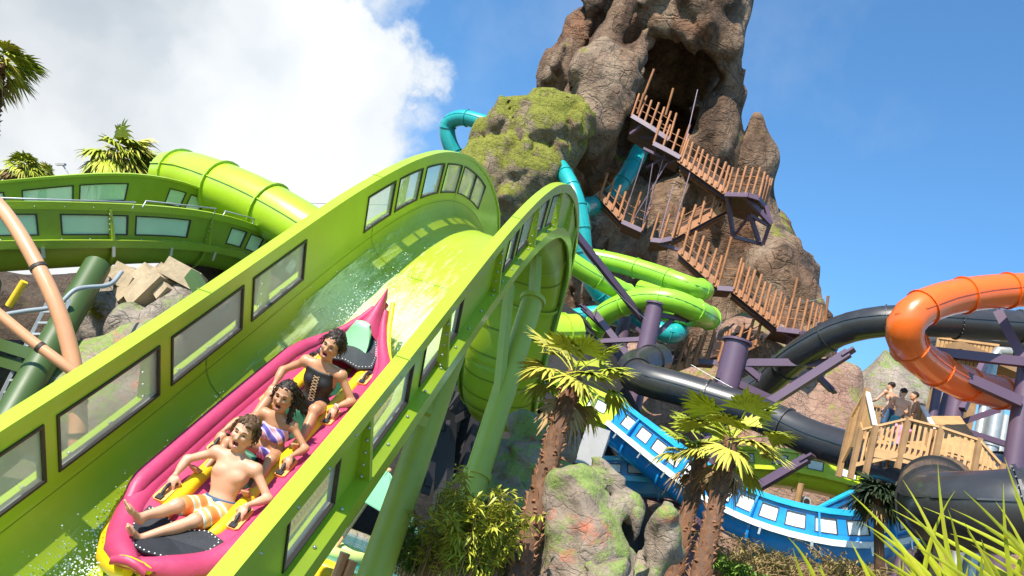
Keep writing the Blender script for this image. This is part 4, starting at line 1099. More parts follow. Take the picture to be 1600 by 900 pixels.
# apple green tubes
tube_slide('tube_slide', [(870, 395, 38), (905, 400, 38), (960, 410, 37.5), (1020, 427, 36.5), (1075, 447, 35.5), (1100, 455, 36.5), (1060, 462, 38), (1000, 452, 39.5)], .46, LIMEG, 'upper apple green tube ending in a bend at the rock', ring=1.7, step=.3)
tube_slide('tube_slide', [(870, 395, 34), (920, 428, 34), (965, 452, 34.5), (1010, 475, 35.5), (1060, 492, 36), (1100, 497, 35)], .44, LIMEG, 'apple green tube running diagonally between its two neighbours', ring=1.6, step=.3)
tube_slide('tube_slide', [(915, 560, 35.5), (925, 520, 34.5), (950, 488, 33.8), (1000, 468, 33), (1050, 470, 32.5), (1092, 488, 32.8), (1108, 497, 34)], .48, LIMEG, 'lowest apple green tube curling down at its left end', ring=1.6, step=.3)
# black tubes
bt_root, bt_path = tube_slide('tube_slide', [(1030, 560, 31), (990, 572, 29), (1000, 590, 27.6), (1045, 603, 27), (1090, 616, 26.6), (1190, 649, 25.6), (1265, 684, 24.4), (1340, 708, 23), (1400, 730, 21.5), (1450, 760, 20), (1480, 800, 19)], .56, BLACKT, 'black tube slide running long and low across the right half', ring=2.7, n=26)
tube_slide('tube_slide', [(1130, 625, 29), (1194, 600, 28.5), (1240, 560, 27.5), (1278, 535, 26.8), (1320, 514, 26.2), (1381, 502, 25.4), (1461, 502, 25), (1563, 508, 25), (1660, 516, 25)], .50, BLACKT, 'black tube slide arching up from the rocks to pass behind the orange tube', ring=2.0, n=26)
# big black bowl of a turn, lower right
tube_slide('tube_slide', [(1640, 745, 24), (1520, 748, 21), (1462, 765, 17), (1470, 792, 14.4), (1540, 800, 13), (1720, 790, 12.4)], .66, BLACKT, 'largest black tube bending close by behind the yellow-green blades', ring=2.4, n=30)
# dark gutter tube far right
tube_slide('tube_slide', [(1400, 545, 30), (1480, 535, 30), (1560, 530, 29.5), (1660, 560, 29)], .5, BLACKT, 'short black tube glimpsed inside the orange loop', ring=2.2)
# orange loop
tube_slide('tube_slide', [(1680, 452, 20), (1600, 453, 20), (1528, 458, 19.7), (1468, 470, 19.3), (1428, 490, 19.0), (1413, 518, 19.0), (1428, 550, 19.4), (1474, 583, 20.1), (1530, 606, 20.8), (1600, 618, 21.5), (1680, 615, 22)], .43, ORANGE, 'bright orange tube slide looping back on itself at the right edge', ring=1.35, n=28, step=.3)
# ------------------------------------------------------------------ trough slides
def trough_from_rail(name, label, near, half, bank, m_in, m_wall, m_rail, sgn, wins, hw=.95, hb=.45, wz=(.55, .85), far=True, far_up=0.0, **kw):
    """near: photograph points along the top edge of the wall that faces us; sgn: which side of the path that wall is on"""
    pp = resample(pxpath(near), .3)
    for _ in range(40): pp[1:-1] = pp[1:-1] * .5 + .25 * (pp[:-2] + pp[2:])
    q = Path(pp, step=.3); pp = q.p
    C = q.C * math.cos(bank) + q.N * math.sin(bank); Nn = np.cross(C, q.T)
    fl = pp - sgn * C * half - Nn * hw
    path = Path(fl, C, step=.3)
    root = thing(name, label, 'water slide', path.p[len(path.p) // 2] - np.array([0, 0, .3]))
    w = [(a * path.L, b * path.L) for a, b in wins]
    build_trough(root, path, half, hb, hw, wz[0], wz[1], w, w, m_in, m_wall, m_rail, th=.04, far_up=far_up, **kw)
    return root, path
def even_wins(a, b, n, gap=.25):
    st = (b - a) / n; return [(a + k * st + st * gap / 2, a + (k + 1) * st - st * gap / 2) for k in range(n)]
GREENW = mat('leaf_green_gelcoat', (.22, .31, .015), .45, .1, 1, coat=.05, dirt=(.17, .23, .02), dirt_amt=.4)
trough_from_rail('water_slide', 'darker green slide sweeping across the left edge, white brackets below its window band',
    [(-420, 330, 12.5), (-200, 318, 13), (20, 317, 14.1), (217, 321, 15.6), (333, 331, 17.2), (412, 355, 19.0), (470, 395, 21.2), (510, 450, 23.5)], .95, R_(-9), GREENW, GREENW, LIME, 1,
    even_wins(.02, .30, 3, .14) + even_wins(.315, .50, 2, .12) + even_wins(.57, .93, 7, .25), hw=1.22, hb=.58, wz=(.66, 1.04), rib=1.9, rib_side=(1,), brackets=True, fl_w=.16, rail_w=.05, flat=.55, far_up=.22, m_flange=GREENW, pane=mat('mint_milky_acrylic', (.55, .78, .55), .35, .05, 2.0, alpha=.72, dirt=(.6, .7, .6), dirt_amt=.5))
BW = WHITEP
LIMEB = mat('yellow_lime_gelcoat', (.46, .58, .02), .35, .08, 1, coat=.2)
trough_from_rail('water_slide', 'lime green open slide running downhill behind the left palm into the blue slide', [(790, 540, 27), (830, 568, 26.5), (905, 598, 25.6), (975, 631, 24.6)], .8, .0, LIMEB, LIMEB, LIMEB, 1, even_wins(.1, .95, 4, .35), hw=1.25, hb=.55, wz=(.70, 1.05), rib=1.6, pane=BW, bolts=False)
trough_from_rail('water_slide', 'blue open slide with white window panels curving below the palms to the lower right',
    [(976, 631, 24.5), (1030, 672, 23.6), (1093, 722, 22.4), (1135, 755, 21.5), (1200, 785, 20.6), (1280, 803, 20), (1350, 804, 19.8), (1410, 797, 20.2), (1450, 780, 21.5)], .8, .0, BLUE, BLUE, CYANB, 1, even_wins(.02, .97, 15, .32), hw=1.3, hb=.6, wz=(.74, 1.1), rib=1.55, pane=BW, bolts=False, brackets=True, m_flange=WHITEP)
trough_from_rail('water_slide', 'short blue slide section crossing behind the main blue slide', [(900, 716, 25.5), (960, 713, 25), (1010, 716, 24.8), (1090, 724, 24.6)], .8, .0, BLUE, BLUE, CYANB, 1, even_wins(.05, .95, 5, .3), hw=1.0, hb=.44, wz=(.55, .82), rib=1.6, pane=BW, bolts=False)
trough_from_rail('water_slide', 'small lime slide section glimpsed left of the grey ramp', [(850, 640, 31), (885, 675, 30.6), (905, 700, 30.3), (930, 730, 30)], .8, .0, LIMEB, LIMEB, LIMEB, 1, even_wins(.1, .9, 3, .3), hw=1.0, hb=.44, wz=(.55, .82), rib=1.6, pane=BW, bolts=False)
trough_from_rail('water_slide', 'lime green slide passing under the long black tube', [(1130, 700, 30), (1200, 696, 29.5), (1270, 706, 29), (1330, 722, 28.8), (1400, 745, 29)], .8, .0, LIMEB, LIMEB, LIMEB, 1, even_wins(.05, .8, 4, .55), hw=1.2, hb=.55, wz=(.65, .98), rib=1.6, pane=BW, bolts=False)
trough_from_rail('water_slide', 'lime slide edge just visible above the blue slide at right', [(1240, 795, 26), (1320, 795, 25.5), (1400, 800, 25), (1440, 806, 25)], .8, .0, LIMEB, LIMEB, LIMEB, 1, [], hw=.6, hb=.40, wz=(.45, .5), rib=1.6, bolts=False)
# a run of green slide turning away below the crest, seen through the columns
tube_slide('tube_slide', [(900, 520, 26), (850, 520, 25.5), (800, 505, 25), (745, 515, 24.5), (700, 560, 24)], .62, LIME_TUBE, 'green flume bend half hidden behind the support columns', ring=1.6)

# ------------------------------------------------------------------ columns and braces
def column(name, top, bot, r, m, label, arms=(), group=None, flange=True, r2=None, cat='support column'):
    a, b = P(*top), P(*bot)
    b = a + (b - a) * max(1, (GZ - .2 - a[2]) / (b[2] - a[2]))
    root = thing(name, label, cat, b, group)
    mb = MB(); mb.tube(np.linspace(0, 1, 5)[:, None] * (a - b) + b, r, 20, radii=[(r2 or r) + (r - (r2 or r)) * t for t in np.linspace(0, 1, 5)]); part('shaft', mb, m, root)
    if flange:
        u = unit(a - b); mb = MB(); mb.tube([a - u * .04, a + u * .04], r * 1.22, 20); part('cap_plate', mb, m, root)
        mb = MB(); mb.tube([b + (a - b) * .55 - u * .05, b + (a - b) * .55 + u * .05], r * 1.15, 20); part('joint_flange', mb, [m], root)
    for (p0, p1, w) in arms:
        mb = MB(); mb.beam(P(*p0), P(*p1), w, w * 1.15); mb.cur = 1
        e0, e1 = P(*p0), P(*p1); u = unit(e1 - e0)
        mb.box(e1, u * w * .12, np.cross(u, (0, 0, 1)) * w * .9, np.array([0, 0, 1]) * w * .8)
        part('brace', mb, [m, m], root)
    return root
column('support_column', (832, 470, 14.0), (732, 785, 11.6), .19, LIME_STEEL, 'lime green round column under the slide crest, left of the palm',
       arms=[((796, 445, 13.6), (778, 625, 12.6), .12), ((838, 400, 14.6), (834, 475, 14), .14)], r2=.19)
column('support_column', (736, 465, 10.2), (585, 900, 7.9), .165, LIME_STEEL, 'nearest lime green column rising from the lower edge beside the umbrella', arms=[((668, 565, 9.3), (662, 650, 8.7), .12)], r2=.17, flange=False)
column('support_column', (152, 415, 14.3), (0, 680, 11.6), .23, mat('shaded_green_steel', (.05, .09, .02), .45, .1, 1), 'leaning green column under the left slide', arms=[((300, 430, 14), (322, 470, 13.4), .18)], flange=False)  # green darkened so the colour holds the left slide's shade
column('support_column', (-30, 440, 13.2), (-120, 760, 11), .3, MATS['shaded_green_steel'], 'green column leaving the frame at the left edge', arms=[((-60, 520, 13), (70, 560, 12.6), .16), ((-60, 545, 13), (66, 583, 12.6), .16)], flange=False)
column('support_column', (1152, 534, 27.5), (1088, 800, 26), .42, PURPLE, 'thick purple column right of the green loops with arms to the black tube',
       arms=[((1150, 567, 27.4), (1290, 567, 27), .22), ((1150, 560, 27.4), (1185, 590, 27.2), .18), ((1120, 585, 27), (1215, 628, 27), .2)], group=None)
column('support_column', (1024, 476, 32.5), (976, 690, 31), .36, PURPLE, 'purple column carrying the apple green loops',
       arms=[((1020, 490, 32.4), (1075, 500, 32.8), .16), ((1000, 580, 32), (930, 490, 33), .22), ((1008, 540, 32.2), (1070, 480, 33), .16), ((1010, 530, 32), (905, 535, 33), .16)])
column('support_column', (985, 455, 35.5), (945, 660, 34), .30, PURPLE, 'slimmer purple column behind the apple green loops', arms=[((980, 470, 35.4), (915, 390, 36), .2), ((978, 500, 35), (1050, 560, 35), .14)])
column('support_column', (1607, 570, 20.3), (1578, 760, 19.5), .235, PURPLE, 'purple column at the right edge holding the orange tube',
       arms=[((1600, 566, 20), (1398, 543, 20.3), .20), ((1594, 628, 19.8), (1415, 548, 20.3), .22), ((1606, 575, 20), (1560, 487, 21), .2)])
column('support_column', (1500, 600, 23.5), (1482, 690, 23), .24, PURPLE, 'purple column beside the wooden deck stair', arms=[((1502, 660, 23.4), (1560, 640, 23.6), .14), ((1502, 672, 23.4), (1590, 700, 23.4), .14), ((1504, 640, 23), (1540, 560, 24), .16)])
column('support_column', (1468, 590, 26), (1452, 680, 25.5), .14, PURPLE, 'thin purple post left of the deck stair column')
column('support_column', (1487, 594, 26.5), (1466, 668, 26), .14, PURPLE, 'thin dark purple post crossing behind the stair column')
def brace(pts, w, label, m=PURPLE, name='steel_brace', cat='brace', plate=True, group=None):
    a, b = P(*pts[0]), P(*pts[1]); root = thing(name, label, cat, (a + b) / 2, group)
    mb = MB(); mb.beam(a, b, w, w * 1.15); part('beam', mb, m, root)
    if plate:
        u = unit(b - a); x = unit(np.cross(u, (0, 0, 1)))
        for e in (a, b): mb = MB(); mb.box(e, u * w * .9, x * w * .75, np.cross(x, u) * w * .16); part('end_plate', mb, m, root)
    return root
brace(((1186, 640, 26.6), (1326, 551, 25.8)), .24, 'purple arm rising right under the arching black tube')
brace(((1160, 775, 24.5), (1262, 716, 23.6)), .22, 'purple arm below the long black tube beside the lime slide')
brace(((1300, 610, 27), (1270, 580, 27)), .16, 'short purple strut at the foot of the landing stair')
brace(((895, 360, 31), (1005, 500, 33)), .22, 'long purple diagonal left of the apple green tubes')
brace(((910, 480, 33), (975, 540, 33)), .18, 'purple diagonal under the low teal tube')
brace(((990, 770, 27), (1060, 790, 26)), .14, 'mauve rail under the crossing blue slide')
brace(((940, 745, 27), (1060, 780, 26.5)), .12, 'slim mauve rail above the boulders', plate=False)
for i, (a, b, w, lab) in enumerate([
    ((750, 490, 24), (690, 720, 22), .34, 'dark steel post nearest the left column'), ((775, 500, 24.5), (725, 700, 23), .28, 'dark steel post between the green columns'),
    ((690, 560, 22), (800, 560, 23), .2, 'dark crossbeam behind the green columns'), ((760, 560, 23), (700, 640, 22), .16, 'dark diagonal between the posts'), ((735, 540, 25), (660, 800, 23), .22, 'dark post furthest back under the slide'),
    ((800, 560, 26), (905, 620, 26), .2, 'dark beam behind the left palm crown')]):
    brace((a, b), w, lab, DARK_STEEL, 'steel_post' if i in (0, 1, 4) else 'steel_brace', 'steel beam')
brace(((935, 675, 21), (915, 735, 20.5)), .62, 'grey ramp plate standing between lime and blue slides', mat('grey_plate', (.22, .22, .22), .5), 'metal_ramp', 'ramp', False)

# orange-brown bamboo-like poles in front of the left slide
BAMB = mat('orange_brown_pole', (.62, .30, .15), .3, .1, 3, coat=.3)
def pole(pts, r, label, m=BAMB, bands=(), name='painted_pole', taper=None):
    pp = pxpath(pts); root = thing(name, label, 'pole', pp[-1])
    L_ = len(pp); mb = MB(); mb.tube(pp, r, 14, radii=[r * (1 + (taper or 0) * k / L_) for k in range(L_)]); part('shaft', mb, m, root)
    for t in bands:
        i = int(t * (L_ - 2)); u = unit(pp[i + 1] - pp[i]); rr = r * (1 + (taper or 0) * i / L_)
        mb = MB(); mb.tube([pp[i] - u * .02, pp[i] + u * .02], rr * 1.13, 14); part('band', mb, GASKET, root)
    return root
pole([(-30, 290, 9.4), (10, 335, 9.2), (45, 390, 9.0), (85, 470, 8.8), (108, 540, 8.7), (120, 610, 8.6), (122, 690, 8.5), (118, 780, 8.5)], .075, 'thick curving orange-brown pole crossing in front of the left slide', bands=(.36, .78, .86), taper=.3)
pole([(-40, 460, 8.3), (0, 492, 8.3), (50, 533, 8.3), (100, 570, 8.3), (134, 596, 8.35)], .055, 'thinner orange-brown pole slanting down to meet the curved one', bands=(.6, .97))
pole([(38, 440, 13), (14, 478, 13)], .06, 'short yellow tube end under the left slide', mat('yellow_plastic', (.78, .5, .03), .4))
pole([(-20, 496, 12), (40, 486, 12), (88, 478, 12), (120, 452, 12.2), (170, 445, 12.6), (190, 425, 13)], .035, 'grey conduit pipe bending under the left slide', mat('grey_pipe', (.25, .28, .30), .4))
# ladder truss
lad = thing('access_ladder', 'steel access ladder leaning on the shaded rock at the left edge', 'ladder', P(-10, 700, 12.5))
STEEL = mat('galvanised_steel', (.42, .43, .42), .4, .15, 4, metal=.5)
for dx in (0, 34):
    mb = MB(); mb.beam(P(75 + dx, 470, 13.2), P(-35 + dx * .9, 690, 12.2), .05); part('side_rail', mb, STEEL, lad)
for k in range(13):
    t = k / 12; a = P(75, 470, 13.2) * (1 - t) + P(-35, 690, 12.2) * t; b = P(109, 470, 13.2) * (1 - t) + P(-4, 690, 12.2) * t
    mb = MB(); mb.beam(a, b, .035); part('rung', mb, STEEL, lad)
# maintenance rail along the left slide
for i, (a, b, lab) in enumerate([((-10, 309, 13.6), (212, 316, 15.4), 'long pipe handrail on top of the left slide'), ((228, 314, 15.6), (338, 326, 17.3), 'second pipe handrail on top of the left slide'), ((352, 330, 17.6), (398, 342, 18.6), 'shortest pipe handrail near the end of the left slide')]):
    pa, pb = P(*a), P(*b); mb = MB(); up = np.array([0, 0, .0]); mb.tube([pa - np.array([0, 0, .14]), pa, pa * .5 + pb * .5, pb, pb - np.array([0, 0, .14])], .016, 8)
    solo('handrail', mb, STEEL, lab, 'handrail')
# dark lattice behind the green columns
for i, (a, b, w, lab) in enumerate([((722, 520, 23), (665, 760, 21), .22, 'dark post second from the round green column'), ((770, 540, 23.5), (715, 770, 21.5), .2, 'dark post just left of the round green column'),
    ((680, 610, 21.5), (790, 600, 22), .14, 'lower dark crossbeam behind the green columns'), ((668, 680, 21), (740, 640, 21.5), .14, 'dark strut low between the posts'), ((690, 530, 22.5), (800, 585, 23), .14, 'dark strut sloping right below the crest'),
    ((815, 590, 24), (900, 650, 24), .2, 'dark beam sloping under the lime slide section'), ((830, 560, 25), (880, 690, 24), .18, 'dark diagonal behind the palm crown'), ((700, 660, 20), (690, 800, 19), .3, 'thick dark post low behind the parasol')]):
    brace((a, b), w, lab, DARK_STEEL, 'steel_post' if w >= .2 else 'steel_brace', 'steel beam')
# ------------------------------------------------------------------ stairs on the volcano
WOODP = mat('orange_brown_timber', (.31, .125, .045), .6, .25, 2.5)
TREAD = mat('dark_stair_tread', (.10, .055, .035), .7, .25, 3)
NETM = mat('shade_dark_rail_mesh', (.07, .045, .035), .8, alpha=.6)  # rail mesh, dark and dense to imitate shadows behind the flights
def post(mb, p, h, r=.062, lean=0):
    h = h * rnd.uniform(.93, 1.08); up = np.array([rnd.uniform(-.04, .04), rnd.uniform(-.04, .04), 1.0])
    mb.tube([p - np.array([0, 0, .15]), p + up * h], r, 7)
def stair(a, b, label, n=9, w=1.0, h=1.25, steps=16, back=.9):
    """a flight from a to b (photograph point + depth), railing posts on the outer edge"""
    A, B = P(*a), P(*b); root = thing('stair_flight', label, 'stairs', A * .5 + B * .5, 'stair flights zigzagging up the volcano')
    d = B - A; hd = unit(np.array([d[0], d[1], 0])); bk = np.cross((0, 0, 1), hd); bk = bk if bk[1] > 0 else -bk
    for off in (0, w):
        mb = MB(); mb.beam(A + bk * off - np.array([0, 0, .04]), B + bk * off - np.array([0, 0, .04]), .10, .34); part('stringer', mb, WOODP, root)
    mb = MB()
    for k in range(steps):
        p = A + d * (k + .5) / steps + bk * w / 2
        mb.box(p + np.array([0, 0, .04]), hd * .15, bk * (w / 2 - .05), np.array([0, 0, .03]))
    part('treads', mb, TREAD, root, kind='stuff')
    for k in range(n):
        p = A + d * (k + .5) / n - bk * .06; mb = MB(); post(mb, p, h, .075); part('rail_post', mb, WOODP, root)
    for k in range(2):
        p = A + d * (k + .5) / 2 + bk * (w + .04); mb = MB(); post(mb, p, h * .95, .05); part('rail_post', mb, WOODP, root)
    for hh in (.45, .9):
        mb = MB(); mb.tube([A - bk * .06 + np.array([0, 0, hh]), B - bk * .06 + np.array([0, 0, hh])], .022, 6); part('handrail', mb, WOODP, root)
    mb = MB(); mb.box((A + B) / 2 + bk * (w + .0) + np.array([0, 0, .55]), d / 2, bk * .008, np.array([0, 0, .38])); part('rail_mesh', mb, NETM, root)
    mb = MB(); mb.beam(A + bk * w * .5 + np.array([0, 0, -.16]), B + bk * w * .5 + np.array([0, 0, -.16]), .14, .18); part('spine_beam', mb, PURPLE, root)
    return root
def landing(pts, label, post_n=4, h=1.25, depth=1.6, frame=None, tall=None):
    """a small deck whose outer edge runs through pts"""
    Q = [P(*p) for p in pts]; root = thing('stair_landing', label, 'landing', np.mean(Q, 0), 'stair landings on the volcano')
    mb = MB(); bk = np.array([.15, 1.0, 0]) * depth
    top = Q + [Q[-1] + bk, Q[0] + bk]; n = len(top); dn = np.array([0, 0, -.10])
    mb.add(top + [q + dn for q in top], [tuple(range(n))[::-1], tuple(range(n, 2 * n))] + [(i, (i + 1) % n, (i + 1) % n + n, i + n) for i in range(n)]); part('deck', mb, TREAD, root)
    for i in range(len(Q) - 1):
        mb = MB(); mb.beam(Q[i] - np.array([0, .05, .16]), Q[i + 1] - np.array([0, .05, .16]), .12, .24); part('edge_beam', mb, PURPLE, root)
    L_ = resample(np.array(Q), 1e-3 + sum(np.linalg.norm(Q[i + 1] - Q[i]) for i in range(len(Q) - 1)) / max(1, post_n - 1))
    for p in L_:
        mb = MB(); post(mb, p - np.array([0, .05, 0]), h, .065); part('rail_post', mb, WOODP, root)
    for hh in (.45, .9):
        mb = MB(); mb.tube([q + np.array([0, 0, hh]) for q in Q], .022, 6); part('handrail', mb, WOODP, root)
    for (x0, y0, d0, x1, y1, d1, w) in (frame or ()):
        mb = MB(); mb.beam(P(x0, y0, d0), P(x1, y1, d1), w); part('frame_beam', mb, PURPLE, root)
    for (x0, y0, d0, x1, y1, d1) in (tall or ()):
        mb = MB(); mb.tube([P(x0, y0, d0), P(x1, y1, d1)], .065, 7); part('tall_post', mb, WOODP, root)
    return root
landing([(988, 178, 42.5), (1018, 196, 42), (1046, 215, 41.6)], 'topmost landing at the mouth of the cave with very tall poles', 7, 1.35, 2.6,
        frame=[(985, 210, 42.6, 1003, 196, 42.3, .16), (1000, 215, 43, 1043, 216, 42, .14)], tall=[(1000, 165, 42.6, 1022, 108, 42.6), (1040, 180, 43.5, 1052, 138, 43.5), (996, 178, 42.4, 1006, 146, 42.4), (1062, 240, 41.8, 1078, 195, 41.8)])
landing([(1022, 221, 41.6), (1044, 232, 41.3), (1064, 243, 41)], 'small landing just below the cave landing', 4, 1.3, 1.8, frame=[(1022, 224, 41.8, 1032, 262, 42.2, .1), (1064, 246, 41, 1032, 262, 42.2, .1), (1005, 232, 42, 1046, 252, 41.8, .14), (1010, 262, 42.4, 1050, 240, 41.6, .1)])
stair((1062, 248, 41), (1134, 299, 39.6), 'highest stair flight, descending right from below the cave', 9)
landing([(1134, 300, 39.6), (1170, 301, 38.8), (1186, 306, 38.8), (1196, 320, 39.6)], 'wide landing at the right edge of the volcano on a deep purple frame', 9, 1.35, 2.2,
        frame=[(1136, 306, 39.8, 1146, 370, 40.4, .18), (1146, 370, 40.4, 1192, 382, 39.6, .16), (1192, 382, 39.6, 1203, 350, 39.2, .18), (1162, 304, 39, 1204, 350, 39.2, .22), (1172, 336, 39.4, 1186, 378, 39.5, .18), (1146, 370, 40.4, 1172, 336, 39.4, .12), (1196, 322, 39.4, 1204, 350, 39.2, .2), (1172, 336, 39.4, 1200, 352, 39.2, .14)])
stair((1136, 322, 40.4), (1050, 368, 40.2), 'second stair flight, descending left under the wide landing', 5, h=1.3, steps=13)
landing([(1018, 371, 40.4), (1034, 373, 40.2), (1051, 369, 40)], 'left landing midway up, between second and third flights', 3, 1.35, 1.8, frame=[(1020, 377, 40.3, 1064, 392, 40.2, .16)])
stair((1062, 390, 39.6), (1122, 444, 38.6), 'third stair flight, descending right below the middle landing', 6, h=1.45, steps=14)
landing([(1122, 446, 38.6), (1147, 448, 38.3)], 'short landing between the third and fourth flights', 2, 1.4, 1.5, tall=[(1124, 440, 38.6, 1143, 370, 38.8)])
stair((1147, 451, 38.3), (1215, 506, 37.4), 'fourth stair flight, longest, descending right toward the black tube', 8, h=1.45, steps=17)
landing([(1215, 510, 37.4), (1250, 514, 36.8), (1262, 520, 36.9), (1280, 530, 37.5)], 'landing above the black tube where the rock edge meets the sky', 8, 1.45, 2.0, frame=[(1217, 514, 37.4, 1270, 545, 37.4, .18), (1250, 518, 36.9, 1272, 545, 37.4, .16), (1230, 520, 38.2, 1234, 560, 38.4, .14)], tall=[(1287, 520, 37.5, 1294, 462, 37.5), (1232, 500, 37.6, 1246, 434, 37.8)])
stair((1188, 532, 38.4), (1122, 562, 37.6), 'fifth stair flight, descending left behind the purple column', 4, h=1.35, steps=10)
landing([(1090, 560, 37.2), (1122, 562, 37)], 'lowest landing left of the purple column', 3, 1.4, 1.5, tall=[(1104, 560, 37, 1124, 492, 37.2)])
stair((1090, 562, 37), (1050, 577, 36.6), 'lowest short stair flight ending above the teal tube', 3, h=1.35, steps=7)
stair((934, 300, 43), (972, 341, 42.4), 'steep dark flight left of the hanging frame', 4, h=1.35, steps=11)
landing([(973, 343, 42.4), (1004, 357, 42)], 'hanging purple landing held by thin rods, left side', 3, 1.3, 1.5, tall=[(985, 352, 42.2, 1002, 300, 42.2)])
ROD = mat('thin_purple_rod', (.24, .17, .22), .5)
for i, (a, b) in enumerate([((1004, 355, 42), (1040, 236, 41.8)), ((974, 342, 42.4), (1010, 232, 42)), ((1004, 355, 42), (1020, 255, 41.6)), ((985, 350, 42.2), (1042, 255, 41.6)), ((1050, 366, 40), (1078, 270, 40.6)), ((1068, 236, 41), (1090, 140, 42)), ((1030, 370, 40.2), (1052, 290, 40.8)), ((1108, 560, 37), (1128, 500, 37))]):
    mb = MB(); mb.tube([P(*a), P(*b)], .028, 6)
    solo('hanger_rod', mb, ROD, ['thin rod from the hanging landing up to the cave landing frame', 'thin rod at the left corner of the hanging landing', 'thin rod nearly upright above the hanging landing', 'thin rod slanting across the hanging frame', 'thin rod rising from the middle left landing', 'thin mast rising beside the cave mouth', 'short thin rod above the second flight foot', 'thin rod above the lowest landing'][i], 'rod', 'thin rods around the volcano stairs')
# ------------------------------------------------------------------ timber deck at right
WOODL = mat('light_timber', (.44, .25, .10), .6, .2, 3)
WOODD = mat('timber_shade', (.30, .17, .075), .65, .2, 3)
def fence_run(name, label, pts, h, pitch=.115, tag_cat='railing', cap=None, hpx=None):
    """upright slat railing through pts (pixel, pixel, depth at the top edge)"""
    Q = [P(*p) for p in pts]; root = thing(name, label, tag_cat, np.mean(Q, 0) - np.array([0, 0, h]))
    dn = np.array([0, 0, -1.0])
    for i in range(len(Q) - 1):
        a, b = Q[i], Q[i + 1]; L_ = np.linalg.norm(b - a); n = max(1, int(L_ / pitch)); u = unit(b - a); o = unit(np.cross(u, dn))
        mb = MB(); mb.beam(a, b, .10, .05); part('top_rail', mb, cap or WOODL, root)
        mb = MB(); mb.beam(a + dn * h * .92, b + dn * h * .92, .06, .09); part('bottom_rail', mb, WOODL, root)
        mb = MB()
        for k in range(n):
            p = a + (b - a) * (k + .5) / n; mb.box(p + dn * h / 2 + o * .02, u * pitch * .27, o * .012, dn * (h / 2 - .03))
        part('slats', mb, WOODL, root, kind='stuff' if n > 100 else None)
    for q in Q:
        mb = MB(); mb.beam(q + dn * (-.05), q + dn * (h + .25), .11, .11, up=(0, 1, 0)); part('post', mb, WOODD, root)
    return root
DK = 19.0
deck = thing('timber_deck', 'raised light timber deck with bathers, under the orange tube', 'deck', P(1450, 690, DK + 1))
DA, DB, DC, DD_ = P(1362, 700, DK - .2), P(1565, 740, DK - 1.2), P(1500, 650, DK + 3.5), P(1400, 650, DK + 3)
mb = MB(); qs = [DA, DB, DC, DD_]; dn = np.array([0, 0, -.2])
mb.add(qs + [q + dn for q in qs], [(0, 1, 2, 3), (7, 6, 5, 4), (0, 4, 5, 1), (1, 5, 6, 2), (2, 6, 7, 3), (3, 7, 4, 0)]); part('floor', mb, WOODL, deck)
for q in (DC, DD_):
    mb = MB(); mb.beam(q + dn, np.array([q[0], q[1], GZ]), .22, .22, up=(0, 1, 0)); part('leg', mb, WOODD, deck)
fence_run('deck_railing', 'slatted timber railing along the front of the deck', [(1345, 672, DK + .1), (1418, 655, DK - .2), (1470, 668, DK - .5), (1530, 688, DK - .9), (1566, 728, DK - 1.2)], .95)
fence_run('stair_railing', 'slatted railing rising left with a pale sloping cap', [(1330, 655, DK + 1.2), (1354, 610, DK + 1.0)], 1.25)
fence_run('stair_railing', 'short pale capped railing sloping down on the deck left', [(1355, 611, DK + 1.0), (1368, 668, DK - .1)], .9, cap=STITCH)
fence_run('stair_railing', 'pale capped railing sloping down behind the sitting bather', [(1441, 634, DK + 1.6), (1462, 674, DK - .2)], .9, cap=STITCH)
fence_run('stair_railing', 'inner railing at the back of the deck behind bathers', [(1360, 634, DK + 2.6), (1400, 640, DK + 2.8), (1445, 650, DK + 2.6)], .8)
# upper platform at right behind the orange tube
tw = thing('timber_platform', 'high timber platform with slatted sides behind the orange loop', 'platform', P(1510, 580, 29))
mb = MB(); mb.box(P(1515, 572, 29), np.array([1.6, .2, 0]), np.array([-.2, 1.4, 0]), np.array([0, 0, .14])); part('floor', mb, WOODD, tw)
mb = MB(); mb.beam(P(1466, 528, 28.3), P(1560, 540, 28.3), .12, .08); part('top_rail', mb, WOODL, tw)
mb = MB()
for k in range(15):
    a = P(1467 + 6.3 * k, 529 + .8 * k, 28.3); mb.beam(a, a - np.array([0, 0, 1.15]), .11, .05, up=(0, 1, 0))
part('slats', mb, WOODL, tw)
for k in range(4):
    a = P(1470 + 28 * k, 575, 28.4 + (k % 2) * 1.4); mb = MB(); mb.beam(a, np.array([a[0], a[1], GZ]), .3, .3, up=(0, 1, 0)); part('leg', mb, WOODD, tw)
for i, (x, y, d, r, lab) in enumerate([(1552, 560, 26, .16, 'silver pipe elbow standing by the high platform'), (1558, 640, 25, .2, 'fat silver pipe behind the deck, left of two'), (1572, 650, 25, .16, 'silver pipe behind the deck, right of two'), (1540, 620, 26, .12, 'thin dark grey pipe behind the deck')]):
    a = P(x, y, d); mb = MB(); pp = [np.array([a[0], a[1], GZ]), a] + ([a + np.array([.12, 0, .3]), a + np.array([.5, 0, .4])] if i == 0 else []); mb.tube(pp, r, 14)
    rt = thing('steel_pipe', lab, 'pipe', pp[0]); part('pipe', mb, STEEL, rt)
    mb = MB(); mb.tube([a - np.array([0, 0, 1.2]), a - np.array([0, 0, 1.1])], r * 1.15, 14); part('collar', mb, STEEL, rt)
